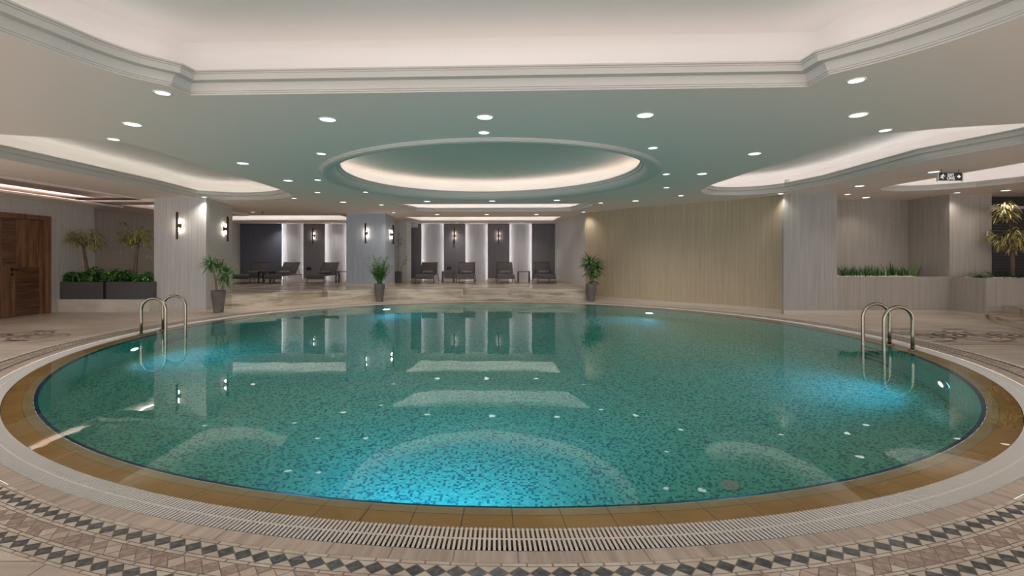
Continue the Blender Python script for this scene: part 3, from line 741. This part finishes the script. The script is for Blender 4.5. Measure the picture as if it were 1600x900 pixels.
for k, (x, y, lab) in enumerate(LG):
    o = place(lp, k == 0, (x, y, PLAT), RZ, lab, km)
    if place_names[k]:
        tl = 'rolled grey towel lying on ' + place_names[k]
        dxx = .0 if k > 3 else -.02
        if tw is None:
            tw = towel_mesh().build('rolled_towel', 'towel', None, (x+dxx, y+.04, PLAT+.303)); c = tw
        else: c = tw.copy(); COL.objects.link(c); c.location = (x+dxx, y+.04, PLAT+.303)
        c.rotation_euler = (0, 0, RZ + random.uniform(-.04, .04)); tag(c, tl, 'towel', 'rolled towels on the loungers')
def table_proto():
    t = thing('side_table', (0, 0, 0), 'x', 'side table', 'dark side tables between loungers')
    mb = MB(); mb.box((-.215, -.20, .375), (.215, .20, .40), bev=.003); mb.build('table_top', 'table', t)
    for s in (-1, 1):
        mb = MB(); mb.box((s*.195-.02, -.2, 0), (s*.195+.02, -.15, .375)); mb.box((s*.195-.02, .15, 0), (s*.195+.02, .2, .375)); mb.box((s*.195-.012, -.15, .33), (s*.195+.012, .15, .375)); mb.build('leg_frame', 'table', t)
    return t
tp = table_proto(); km = kidmap()
for k, (px, Y, lab) in enumerate([(700.3, 17.5, 'dark side table between the first two alcove loungers'), (818.3, 17.5, 'dark side table between the last two alcove loungers'),
                          (416.6, 17.5, 'dark side table between the two loungers furthest left'), (536, 17.5, 'dark side table half behind the middle pillar')]):
    place(tp, k == 0, (xat(px, Y), Y, PLAT), RZ, lab, km)

# ------------------------------------------------------------------ plants
def leafblade(mb, base, d, L, w, droop, mi, seg=5, up=None, fold=.0, wmax=.4):
    d = Vector(d).normalized(); p = Vector(base); side = d.cross(Vector((0, 0, 1)))
    if side.length < .05: side = Vector((1, 0, 0))
    side.normalize(); side = (Matrix.Rotation(random.uniform(-.5, .5), 3, d) @ side)
    b = len(mb.v); dd = d.copy(); st = L/seg
    for k in range(seg+1):
        u = k/seg; ww = w*.5*min(1, (.25+u/wmax*.75) if u < wmax else (1-(u-wmax)/(1-wmax))**.8 + .02)
        mb.v += [tuple(p - side*ww), tuple(p + side*ww)]
        dd = (dd + Vector((0, 0, -droop/seg))).normalized(); p = p + dd*st
    for k in range(seg): mb.face((b+2*k, b+2*k+1, b+2*k+3, b+2*k+2), mi, None, True)
def rosette(mb, c, n, L, w, droop, elev=(-.2, 1.3), mis=(0, 1, 2), wts=(5, 3, 2), sq=0):
    for k in range(n):
        a = random.uniform(0, 2*pi); e = random.uniform(*elev); d = (cos(a)*cos(e), sin(a)*cos(e), sin(e))
        leafblade(mb, (c[0]+d[0]*.015, c[1]+d[1]*.015, c[2]+random.uniform(-sq, 0)), d, L*random.uniform(.7, 1.1), w*random.uniform(.75, 1.15), droop*random.uniform(.6, 1.3), random.choices(mis, wts)[0])
def pot(t, r1=.148, r0=.095, hh=.485):
    mb = MB(); mb.lathe([(r0*.9, 0), (r0, .008), (r0*1.12, .12*1), (r1*.95, hh*.75), (r1, hh-.01), (r1-.006, hh), (r1-.02, hh), (r1-.024, hh-.05), (.01, hh-.05)], seg=28); mb.build('pot', 'pot', t)
    mb = MB(); mb.lathe([(.005, hh-.035), (r1-.03, hh-.04), (r1-.03, hh-.052), (.005, hh-.052)], seg=20, smooth=False); mb.build('soil', 'soil', t)
GREENS = ['g1', 'g2', 'g3']
# yucca by the left pillar: two canes
t = thing('potted_yucca', (xat(341.3, 10.78), 10.78, 0), 'two stemmed yucca in a tapered grey pot beside the left pillar', 'potted plant')
pot(t)
stems = [[(-.04, 0, .44), (-.06, 0, .7), (-.12, -.02, .95), (-.15, 0, 1.10)], [(.06, .02, .44), (.09, .02, .62), (.13, .02, .78), (.17, .02, .92)], [(-.05, 0, .72), (.03, -.02, .86), (.05, -.02, 1.0)]]
for q in stems[:2]:
    mb = MB(); mb.tube(q, [.024, .021, .018, .015], seg=8); mb.build('stem', 'cane', t)
mb = MB(); mb.tube(stems[2], [.014, .012, .01], seg=7); mb.build('stem', 'cane', t)
mb = MB(); rosette(mb, (-.15, 0, 1.12), 62, .34, .035, 1.5, sq=.1); rosette(mb, (.18, .02, .96), 52, .34, .034, 1.3, sq=.2); rosette(mb, (.06, -.02, 1.02), 26, .27, .03, 1.2, sq=.1); rosette(mb, (.15, 0, .78), 26, .28, .03, 1.8, sq=.15)
mb.build('foliage', GREENS, t)
# palm by the middle pillar
t = thing('potted_palm', (xat(593, 13.5), 13.5, 0), 'bushy green palm in a grey pot before the middle pillar', 'potted plant')
pot(t); mb = MB(); ml = MB()
for k in range(40):
    a = random.uniform(0, 2*pi); e = random.uniform(1.15, 1.55); L = random.uniform(.4, .85); p = Vector((.03*cos(a), .03*sin(a), .44)); d = Vector((cos(a)*cos(e), sin(a)*cos(e), sin(e))); pts = [tuple(p)]
    for q in range(8):
        p = p + d*L/8; d = (d + Vector((cos(a)*.04, sin(a)*.04, -.07*(q > 3)))).normalized(); pts.append(tuple(p))
        if q >= 2:
            sd = d.cross(Vector((0, 0, 1))).normalized()
            for s in (-1, 1):
                for rep in range(2): leafblade(ml, tuple(p - d*rep*L/16), tuple(d*.9 + sd*s*.75 + Vector((0, 0, .1))), random.uniform(.11, .19), .02, .9, random.choices((0, 1, 2), (5, 2, 3))[0], seg=3)
    mb.tube(pts, [.006]*4+[.003]*(len(pts)-4), seg=4)
mb.build('stem', 'g1', t); ml.build('foliage', GREENS, t)
# dense dracaena at the beige wall
t = thing('potted_dracaena', (xat(923.8, 13.62), 13.62, 0), 'dense dark leaved dracaena in a grey pot at the beige curved wall', 'potted plant')
pot(t)
mb = MB(); mb.tube([(0, 0, .44), (.01, 0, .8), (-.02, 0, 1.2)], [.024, .02, .015], seg=8); mb.build('stem', 'cane', t)
mb = MB()
rosette(mb, (-.04, 0, 1.10), 80, .40, .045, 1.0, sq=.1)
for z, n_, L in ((1.02, 50, .40), (.90, 50, .38), (.8, 44, .36), (.68, 30, .28), (.56, 22, .24)): rosette(mb, (random.uniform(.0, .12), 0, z), n_, L, .042, 1.1, (-.1, .9), sq=.05)
mb.build('foliage', ['g2', 'g1', 'g3'], t)
# thin bamboo behind the middle pillar
t = thing('potted_bamboo', (-3.99, 17.25, PLAT), 'thin wispy bamboo in a dark box behind the middle pillar', 'potted plant')
mb = MB(); mb.box((-.12, -.12, 0), (.12, .12, .40), bev=.008); mb.build('pot', 'box', t)
mb = MB(); mb.tube([(0, 0, .3), (.03, 0, .9), (.0, 0, 1.5), (.04, 0, 1.75)], .008, seg=6); mb.tube([(.02, 0, .3), (.2, 0, .7), (.32, 0, .95)], .005, seg=5); mb.build('stem', 'bark', t)
mb = MB(); rosette(mb, (.05, 0, 1.65), 36, .24, .02, 1.4, (-.6, 1.2), sq=.4); rosette(mb, (.27, 0, .85), 24, .24, .014, 1.0, (-.6, 1.2), sq=.2); mb.build('foliage', ['y1', 'g2', 'y2'], t)

# willow-like tree with fine drooping leaves
def weeping_tree(name, loc, label, trunk, crowns, leaf_m, wts, nleaf, L=.17, w=.016, stray=()):
    t = thing(name, loc, label, 'tree'); mb = MB(); ml = MB()
    mb.tube(trunk, [.042 - .018*k/(len(trunk)-1) for k in range(len(trunk))], seg=9)
    top = Vector(trunk[-1])
    for (cx, cy, cz, rx, ry, rz, wt) in crowns:
        for k in range(int(10*wt)):
            a = random.uniform(0, 2*pi); rr = sqrt(random.random()); z = random.uniform(-.5, 1)
            e = Vector((cx+rx*rr*cos(a), cy+ry*rr*sin(a), cz+rz*z*.8)); mid = (top+e)/2 + Vector((0, 0, .04))
            mb.tube([top, mid, e], [.011, .006, .003], seg=4)
        for k in range(int(nleaf*wt)):
            a = random.uniform(0, 2*pi); rr = random.random()**.45; ph = random.uniform(-1, 1)
            q = sqrt(max(0, 1-ph*ph)); p = (cx+rx*rr*q*cos(a), cy+ry*rr*q*sin(a), cz+rz*rr*ph)
            for m_ in range(3):
                b = a + random.uniform(-1, 1); leafblade(ml, p, (cos(b), sin(b), random.uniform(-.7, .6)), L*random.uniform(.6, 1.1), w, 1.0, random.choices((0, 1, 2), wts)[0], seg=3)
    for p in stray:
        for m_ in range(9):
            b = random.uniform(0, 2*pi); leafblade(ml, p, (cos(b), sin(b), random.uniform(-.6, .8)), L, w, .8, random.choices((0, 1, 2), wts)[0], seg=3)
        mb.tube([top, (Vector(p)+top)/2+Vector((0, 0, .06)), p], [.008, .005, .003], seg=4)
    lx, ly, lz = loc
    hi_y = 10.49 if name == 'bamboo_tree' else 99
    for q in (mb, ml): q.v = [(max(x, XL+.02-lx), min(y, hi_y-ly), z) if (lx+x < 10.28 or name != 'bamboo_tree') else (x, y, z) for x, y, z in q.v]
    if loc[0] > -9: ml.v = [(min(x, -8.13-lx) if lx < 0 else x, y, z) for x, y, z in ml.v]; mb.v = [(min(x, -8.13-lx) if lx < 0 else x, y, z) for x, y, z in mb.v]
    mb.build('trunk', 'bark', t); ml.build('foliage', leaf_m, t); return t
# planter boxes
YB = 10.90
def planter_box(x0, x1, label):
    t = thing('planter_box', ((x0+x1)/2, YB+.24, .28), label, 'planter', 'charcoal planter boxes'); w = (x1-x0)/2
    mb = MB()
    mb.box((-w, -.24, 0), (w, -.225, .385)); mb.box((-w, .225, 0), (w, .24, .385)); mb.box((-w, -.225, 0), (-w+.015, .225, .385)); mb.box((w-.015, -.225, 0), (w, .225, .385)); mb.build('box', 'box', t)
    mb = MB(); mb.box((-w+.015, -.225, .02), (w-.015, .225, .345)); mb.build('soil', 'soil', t)
    mp = MB()
    for k in range(110):
        x, y, r = random.uniform(-w+.05, w-.05), random.uniform(-.2, .2), random.uniform(.012, .024)
        mp.lathe([(.001, -r*.6), (r, 0), (.001, r*.6)], (x, y, .352), 6)
    o = mp.build('pebbles', 'pebble', t); o['kind'] = 'stuff'
    return t
xa, xb, xc, xd = xat(94, YB), xat(161, YB), xat(165.5, YB), xat(232, YB)
planter_box(xa, xb, 'left charcoal planter box on the marble plinth near the wooden door')
planter_box(xc, xd, 'right charcoal planter box on the marble plinth beside the left pillar')
def shrub(px, w, hh, label, n=90):
    x = xat(px, YB+.22); t = thing('leafy_shrub', (x, YB+.22, .645), label, 'shrub', 'shrubs in the charcoal planters')
    ms = MB(); ml = MB()
    for k in range(n):
        a = random.uniform(0, 2*pi); r = sqrt(random.random()); e = Vector((w*r*cos(a), .2*r*sin(a), hh*random.uniform(.35, 1)*(1-.35*r)))
        if k % 4 == 0: ms.tube([(e.x*.2, e.y*.2, 0), tuple(e*.55), tuple(e)], [.006, .004, .003], seg=4)
        for q in range(5):
            b = random.uniform(0, 2*pi); leafblade(ml, tuple(e), (cos(b), sin(b)-.3, random.uniform(-.2, .9)), random.uniform(.09, .16), .045, 1.1, random.choices((0, 1, 2), (5, 3, 3))[0], seg=3)
    for q in (ms, ml): q.v = [(min(max(a_, XL+.02-x), -8.12-x), b_, c_) for a_, b_, c_ in q.v]
    ms.build('stem', 'g2', t); ml.build('foliage', GREENS, t)
shrub(117, .25, .27, 'low green shrub at the left end of the left planter box')
shrub(149.5, .19, .36, 'taller green shrub at the right end of the left planter box')
shrub(178, .22, .35, 'broad green shrub at the left end of the right planter box')
shrub(200, .14, .33, 'small green shrub just left of the tree in the right planter')
shrub(228, .14, .26, 'low green shrub between the right tree and the left pillar')
weeping_tree('weeping_tree', (xat(138, YB+.25), YB+.25, .645), 'small yellow green tree with drooping leaves in the left planter box',
   [(0, 0, 0), (-.03, 0, .3), (-.08, 0, .62), (-.11, 0, .80)], [(-.12, 0, 1.02, .34, .25, .22, 1.0), (.10, 0, .92, .22, .2, .18, .4), (-.42, 0, 1.0, .12, .1, .1, .12)], ['y1', 'y2', 'g1'], (5, 4, 2), 130)
weeping_tree('weeping_tree', (xat(211, YB+.25), YB+.25, .645), 'larger yellow green tree with drooping leaves in the right planter box',
   [(0, 0, 0), (.01, 0, .3), (.03, 0, .62), (.08, 0, .85)], [(.02, 0, 1.02, .40, .25, .26, 1.2), (.22, 0, 1.12, .2, .2, .2, .4), (-.22, 0, .95, .16, .14, .12, .3)], ['y1', 'y2', 'g1'], (5, 3, 3), 135, stray=[(-.25, 0, 1.36), (-.33, 0, .72), (.28, 0, .62)])
weeping_tree('bamboo_tree', (xat(1583, 10.1), 10.12, .765), 'tall yellow leaved bamboo in the raised planter at the right edge',
   [(0, 0, 0), (.01, 0, .3), (.0, 0, .6), (-.02, 0, .9)], [(.05, 0, .82, .40, .3, .26, 1.1), (-.12, 0, 1.36, .17, .15, .27, .45)], ['y2', 'y3', 'y1'], (5, 2, 4), 135, L=.2, w=.022, stray=[(-.55, -.05, .99), (-.45, 0, .8)])
# bed plants at the right edge
def bed_plant(px, Y, L, n, label, mis):
    t = thing('fern_clump', (xat(px, Y), Y, .765), label, 'plant', 'low plants under the bamboo')
    mb = MB(); rosette(mb, (0, 0, .02), n, L, .045, 1.0, (.1, 1.0)); mb.build('foliage', mis, t)
    ms = MB(); ms.lathe([(.03, 0), (.025, .03), (.01, .05)], seg=8); ms.build('stem', 'g2', t)
bed_plant(1534, 10.08, .24, 34, 'fine leaved green clump at the left end of the right raised bed', ['g1', 'g2', 'g3'])
bed_plant(1556, 10.12, .32, 26, 'dark broad leaved clump left of the bamboo trunk', ['g2', 'g2', 'g1'])
bed_plant(1592, 10.05, .34, 30, 'dark broad leaved clump at the foot of the bamboo trunk', ['g2', 'g2', 'g1'])
# snake plants
def clump(px, Y, n, L, spread, label):
    t = tag(bpy.data.objects.new('snake_plant', None), label, 'plant', 'snake plants in the wall niche'); COL.objects.link(t); t.location = (xat(px, Y), Y, .765)
    mb = MB()
    for k in range(n):
        a = random.uniform(0, 2*pi); e = random.uniform(1.05, 1.5)
        leafblade(mb, (random.uniform(-spread, spread), random.uniform(-.06, .06), 0), (cos(a)*cos(e), sin(a)*cos(e), sin(e)), L*random.uniform(.55, 1.1), .03, .1, random.choices((0, 1, 2), (3, 7, 1))[0], seg=4)
    mb.build('foliage', GREENS, t)
for px, n_, L, sp_, lab in ((1320, 34, .30, .12, 'snake plant clump in the niche corner beside the right pillar'), (1334, 12, .26, .08, 'sparse snake plant clump second from the niche corner'),
      (1350, 26, .28, .10, 'upright snake plant clump left of the densest one'), (1366, 34, .28, .09, 'densest snake plant clump in the middle of the niche'), (1380, 22, .20, .1, 'short snake plant clump just right of the densest one'),
      (1393, 24, .36, .10, 'tallest snake plant clump, with two long leaning leaves'), (1412, 30, .27, .11, 'snake plant clump second from the bare right end'), (1433, 5, .28, .04, 'lone thin snake plant at the right end of the row')):
    clump(px, 10.82, n_, L, sp_, lab)
def pebbles(x0, x1, y0, y1, z, n, label):
    mp = MB()
    for k in range(n):
        x, y, r = random.uniform(x0, x1), random.uniform(y0, y1), random.uniform(.014, .034)
        a = random.uniform(0, 6); ring = lambda s_, zz: [(x+s_*r*1.3*cos(a)*cos(q)-s_*r*sin(a)*sin(q), y+s_*r*1.3*sin(a)*cos(q)+s_*r*cos(a)*sin(q), z+zz) for q in [2*pi*i/7 for i in range(7)]]
        mp.loft([ring(.5, -r*.35), ring(1, .1*r), ring(.55, r*.6)], 0, True, True, True)
    tag(mp.build('white_pebbles', 'pebble'), label, 'pebbles', kind='stuff')
pebbles(6.98, 8.75, ZR+.13, 11.3, .785, 620, 'white pebbles covering the niche planter bed')
pebbles(9.55, 11.0, 9.90, 10.36, .785, 200, 'white pebbles covering the raised bed by the stairs')

# ------------------------------------------------------------------ dark louvred window behind the bamboo
mb = MB()
for k in range(26):
    z = .82 + k*.068; mb.box((10.30, 10.93, z), (14, 10.98, z+.045), 0)
o = struct(mb.build('window_1', 'slat'))
mb = MB(); mb.box((10.30, 10.90, 2.28), (14, 10.93, 2.34)); struct(mb.build('window_1_light_streak', 'streak_slat'))  # pale bar standing in for a streak of reflected light on the louvres

# ------------------------------------------------------------------ wooden double door
def door():
    X = XL+.0; y0, y1 = 8.69, 10.66
    o = MB(); 
    for a, b, z0, z1 in ((y0, y0+.1, 0, 2.09), (y1-.1, y1, 0, 2.09), (y0+.1, y1-.1, 1.99, 2.09)): o.box((X-.12, a, z0), (X+.035, b, z1), bev=.004)
    fr = struct(o.build('door_1', 'wood_frame'))
    for k, (a, b) in enumerate(((9.665, 10.56), (8.79, 9.655))):
        mb = MB(); mb.box((X-.07, a, .005), (X-.045, b, 1.985)); leaf = mb.build('door_leaf', 'wood_v', fr)
        w = b-a; f = (lambda u: a+u) if k == 0 else (lambda u: b-u)
        def board(u0, u1, z0, z1, m, pr=.012):
            ya, yb = sorted((f(u0), f(u1))); q = MB(); q.box((X-.045, ya+.002, z0+.002), (X-.045+pr, yb-.002, z1-.002), bev=.002); q.build('door_panel', m, leaf)
        board(0, .03, .01, 1.98, 'wood_frame', .02); board(.03, .31, 1.02, 1.98, 'wood_h'); board(.03, .17, .01, 1.02, 'wood_frame')
        board(.17, .28, .01, 1.02, 'wood_v'); board(.31, .80, 1.02, 1.98, 'wood_v'); board(.28, .80, .01, 1.0, 'wood_h'); board(.80, w-.005, .01, 1.98, 'wood_v')
        hd = MB(); yc = f(.22)
        hd.tube([(X-.035, yc, .96), (X+.02, yc, .96), (X+.02, f(.36), .955)], .011, seg=8); hd.box((X-.034, yc-.03, .93), (X-.026, yc+.03, .99), bev=.003)
        hd.box((X-.034, yc-.025, .835), (X-.024, yc+.025, .885), bev=.003); hd.build('door_handle', 'black', leaf)
door()

# ------------------------------------------------------------------ pool ladders
def ladder(d1, d2, inward, label):
    cx, cy = (d1[0]+d2[0])/2, (d1[1]+d2[1])/2; t = thing('pool_ladder', (cx, cy, 0), label, 'pool ladder', 'steel pool ladders')
    inward = Vector((*inward, 0)).normalized(); W = .345; top = .56; r = W/2
    ends = []
    for d in (d1, d2):
        b = Vector((d[0]-cx, d[1]-cy, 0)); mb = MB(); pts = [b, b + Vector((0, 0, (top-r)*.5))]
        for k in range(13):
            a = pi - pi*k/12; pts.append(b + inward*(r + r*cos(a)) + Vector((0, 0, top-r + r*sin(a))))
        e = b + inward*W
        pts += [e + Vector((0, 0, .1)), e + Vector((0, 0, -.4)), e + Vector((0, 0, -1.0)), e - inward*.08 + Vector((0, 0, -1.12))]
        mb.tube(pts, .0215, seg=12); mb.build('rail', 'steel', t); ends.append(e)
        mb = MB(); mb.lathe([(.05, 0), (.05, .006), (.035, .014), (.024, .018)], tuple(b), 18); mb.build('flange', 'steel', t)
    for z in (-.12, -.38, -.64, -.9):
        mb = MB(); a, b = ends; ax = (b-a).normalized(); sd = inward
        for q in range(2):
            pass
        c0, c1 = a + Vector((0, 0, z)), b + Vector((0, 0, z))
        mb.loft([[tuple(c + sd*u + Vector((0, 0, v))) for u, v in ((-.035, -.012), (.035, -.012), (.035, .012), (-.035, .012))] for c in (c0, c1)], 0, True); mb.build('tread', 'steel', t)
ladder(gp(220.7, 522.7), gp(254.5, 515.0), (1, .16), 'curved steel pool ladder at the left rim, in front of the planters')
ladder(gp(1390, 538.7), gp(1426, 547.5), (-1, .09), 'curved steel pool ladder at the right rim, near the stairs')

# ------------------------------------------------------------------ underwater lights
def uw(x, y, label, power, far=1.0):
    power *= .52
    d = Vector((PC[0]-x, PC[1]-y, 0)).normalized(); rz = atan2(d.y, d.x) - pi/2
    t = thing('underwater_light', (x, y, -.82), label, 'pool light', 'underwater pool lights', rz)
    rings = lambda rr, yy: [(rr*cos(2*pi*k/20), yy, rr*sin(2*pi*k/20)) for k in range(20)]
    mb = MB(); mb.loft([rings(.115, -.02), rings(.115, .015), rings(.10, .025), rings(.085, .02)], 0, False); mb.build('bezel', 'fixt', t)
    mb = MB(); mb.poly(rings(.086, .018)[::-1]); mb.build('lens', 'lens', t)
    l = bpy.data.lights.new('underwater_beam', 'SPOT'); l.energy = power; l.color = (.015, .50, 1.0); l.spot_size = radians(125); l.spot_blend = 1; l.shadow_soft_size = .08
    o = bpy.data.objects.new('underwater_beam', l); COL.objects.link(o); o.location = (x+d.x*.06, y+d.y*.06, -.80)
    o.rotation_euler = Vector((d.x, d.y, -.22)).to_track_quat('-Z', 'Y').to_euler()
def rim(px):                                         # nearest/farthest crossing of the basin wall with the vertical plane through a bearing
    best = []
    for i in range(4000):
        p = oval(2*pi*i/4000, RI-.02); q = oval(2*pi*(i+1)/4000, RI-.02); k = (px-800)/F
        if (p[0]-k*p[1])*(q[0]-k*q[1]) <= 0: best.append(p)
    return sorted(best, key=lambda p: p[1])
uw(*rim(208)[-1], 'glowing underwater light at the left rim beside the left ladder', 120)
uw(*rim(603)[-1], 'glowing underwater light at the far rim before the palm pot', 110)
uw(*rim(1015)[-1], 'glowing underwater light at the far rim before the beige wall', 110)
uw(*rim(1473)[-1], 'glowing underwater light at the right rim below the right ladder', 130)
def near_light(px, power):
    x, y = rim(px)[0]; d = Vector((PC[0]-x, PC[1]-y, 0)).normalized()
    uw(x, y, 'underwater light in the near pool wall below the coping', power)
near_light(600, 400)
# floor inlet
mb = MB(); mb.lathe([(.07, 0), (.07, .008), (.062, .014), (.05, .014), (.045, .009), (.001, .009)], seg=28)
for k in range(6): a = k*pi/3; mb.box((-.006+.032*cos(a), -.006+.032*sin(a), .009), (.006+.032*cos(a), .006+.032*sin(a), .016))
tag(mb.build('floor_inlet', 'plastic', None, (1.68, 3.80, D)), 'pale round inlet fitting on the pool bottom near the right front', 'pool fitting')

# ------------------------------------------------------------------ exit sign
sx, sy = cp(1484, 264.5); sz = h + (YH-276)*sy/F - .0
t = thing('exit_sign', (sx, sy, sz), 'black hanging exit sign with white running man and arrow', 'sign')
mb = MB(); mb.box((-.18, -.012, -.062), (.18, .012, .062), bev=.003); mb.build('panel', 'sign', t)
mb = MB(); mb.box((-.195, -.016, -.072), (-.181, .016, .068)); mb.box((.181, -.016, -.072), (.195, .016, .068)); mb.build('frame', 'white', t)
for s in (-1, 1):
    mb = MB(); mb.tube([(s*.135, 0, .062), (s*.135, 0, H-sz)], .003, seg=5); mb.build('wire', 'black', t)
for txt, z in (('EXIT', .004), ('\u00c7IKI\u015e', -.046)):
    c = bpy.data.curves.new('letters', 'FONT'); c.body = txt; c.size = .062; c.extrude = .001; c.align_x = 'CENTER'; c.materials.append(M['sign_w'])
    o = bpy.data.objects.new('lettering', c); COL.objects.link(o); bpy.context.view_layer.update()
    me = bpy.data.meshes.new_from_object(o.evaluated_get(bpy.context.evaluated_depsgraph_get())); bpy.data.objects.remove(o)
    o = bpy.data.objects.new('lettering', me); COL.objects.link(o); o.parent = t; o.location = (.005, -.0135, z); o.rotation_euler = (pi/2, 0, 0); o.scale = (.78, 1, 1)
mb = MB(); yy = -.0135
def fl(P, q=mb): q.poly([(x, yy, z) for x, z in P])
fl([(.10, -.008), (.135, -.008), (.135, .008), (.10, .008)]); fl([(.128, -.026), (.158, 0), (.128, .026), (.118, .016), (.136, 0), (.118, -.016)])
mb.build('arrow', 'sign_w', t)
mb = MB()
def limb(a, b, w):
    d = Vector((b[0]-a[0], b[1]-a[1])); d.normalize(); nx, nz = -d.y*w, d.x*w; mb.poly([(a[0]-nx, yy, a[1]-nz), (b[0]-nx, yy, b[1]-nz), (b[0]+nx, yy, b[1]+nz), (a[0]+nx, yy, a[1]+nz)])
mb.poly([(-.112+.009*cos(2*pi*k/10), yy, .030+.009*sin(2*pi*k/10)) for k in range(10)])
limb((-.118, .02), (-.130, -.008), .007); limb((-.130, -.008), (-.112, -.022), .005); limb((-.112, -.022), (-.118, -.042), .004); limb((-.130, -.008), (-.146, -.022), .005); limb((-.146, -.022), (-.160, -.018), .004)
limb((-.119, .016), (-.100, .004), .004); limb((-.100, .004), (-.082, .010), .004); limb((-.120, .017), (-.142, .012), .004); limb((-.142, .012), (-.148, -.002), .004)
mb.build('running_figure', 'sign_w', t)

# ------------------------------------------------------------------ small wall fittings
def plate(px, py, Y, m, label, w=.09, hh=.06, name='wall_socket', cat='socket'):
    z = h - (py-YH)*Y/F; t = thing(name, (xat(px, Y), Y, z), label, cat)
    mb = MB(); mb.box((-w, -.012, -hh), (w, 0, hh), bev=.003); mb.build('cover', m, t)
    mb = MB()
    for s in (-1, 1): mb.box((s*w*.45-.02, -.015, -hh*.5), (s*w*.45+.02, -.012, hh*.5))
    mb.build('insert', 'black' if m == 'socket' else 'wall_dark', t)
plate(482.6, 419.8, ZB, 'socket', 'black double socket on the wall between left lounge bays')
plate(701.6, 419.2, ZB, 'socket', 'black double socket above the first alcove side table')
plate(771.3, 418.6, ZB, 'wall_dark', 'grey double socket left of the third alcove lounger', name='wall_socket')
z = h + (YH-352.8)*ZB/F
t = thing('wall_box', (xat(647.8, ZB), ZB, z), 'small white box high on the wall at the alcove left end', 'wall box')
mb = MB(); mb.box((-.13, -.1, -.075), (.13, 0, .075), bev=.01); mb.build('cover', 'white', t)
mb = MB(); mb.box((-.10, -.104, -.05), (.10, -.1, -.035)); mb.build('vent', 'wall_dark', t)
yy_ = 18.9; xx_ = 2.21 + (1.70-2.21)*(yy_-14.86)/(19.5-14.86)
t = thing('wall_panel', (xx_-.002, yy_, 1.2), 'narrow white vertical panel on the alcove side wall', 'panel', rz=.11)
mb = MB(); mb.box((-.02, -.12, -.32), (0, .12, .32), bev=.004); mb.build('cover', 'white', t)
mb = MB(); mb.box((-.026, -.03, -.03), (-.02, .03, .03)); mb.build('button', 'ring', t)

# ------------------------------------------------------------------ camera, world, view
cam = bpy.data.cameras.new('camera'); co = bpy.data.objects.new('camera', cam); COL.objects.link(co)
co.location = (0, 0, h); co.rotation_euler = (pi/2, 0, 0); cam.sensor_width = 36; cam.lens = 36*F/1600; cam.shift_y = -(450-YH)/1600; cam.clip_start = .05
S.camera = co
w = bpy.data.worlds.new('world'); S.world = w; w.use_nodes = True; w.node_tree.nodes['Background'].inputs[0].default_value = (1, .98, .97, 1); w.node_tree.nodes['Background'].inputs[1].default_value = 2.9  # ambient fill added through the open near sides to lift the ceiling
S.view_settings.view_transform = 'Standard'; S.view_settings.look = 'None'; S.view_settings.gamma = 1; S.view_settings.use_curve_mapping = False
S.view_settings.exposure = 0.22
cy = S.cycles
cy.max_bounces = 10; cy.diffuse_bounces = 6; cy.glossy_bounces = 4; cy.transmission_bounces = 6; cy.caustics_refractive = True; cy.caustics_reflective = False
cy.sample_clamp_indirect = 3; cy.sample_clamp_direct = 0; cy.blur_glossy = .5; cy.use_light_tree = True; cy.use_denoising = True
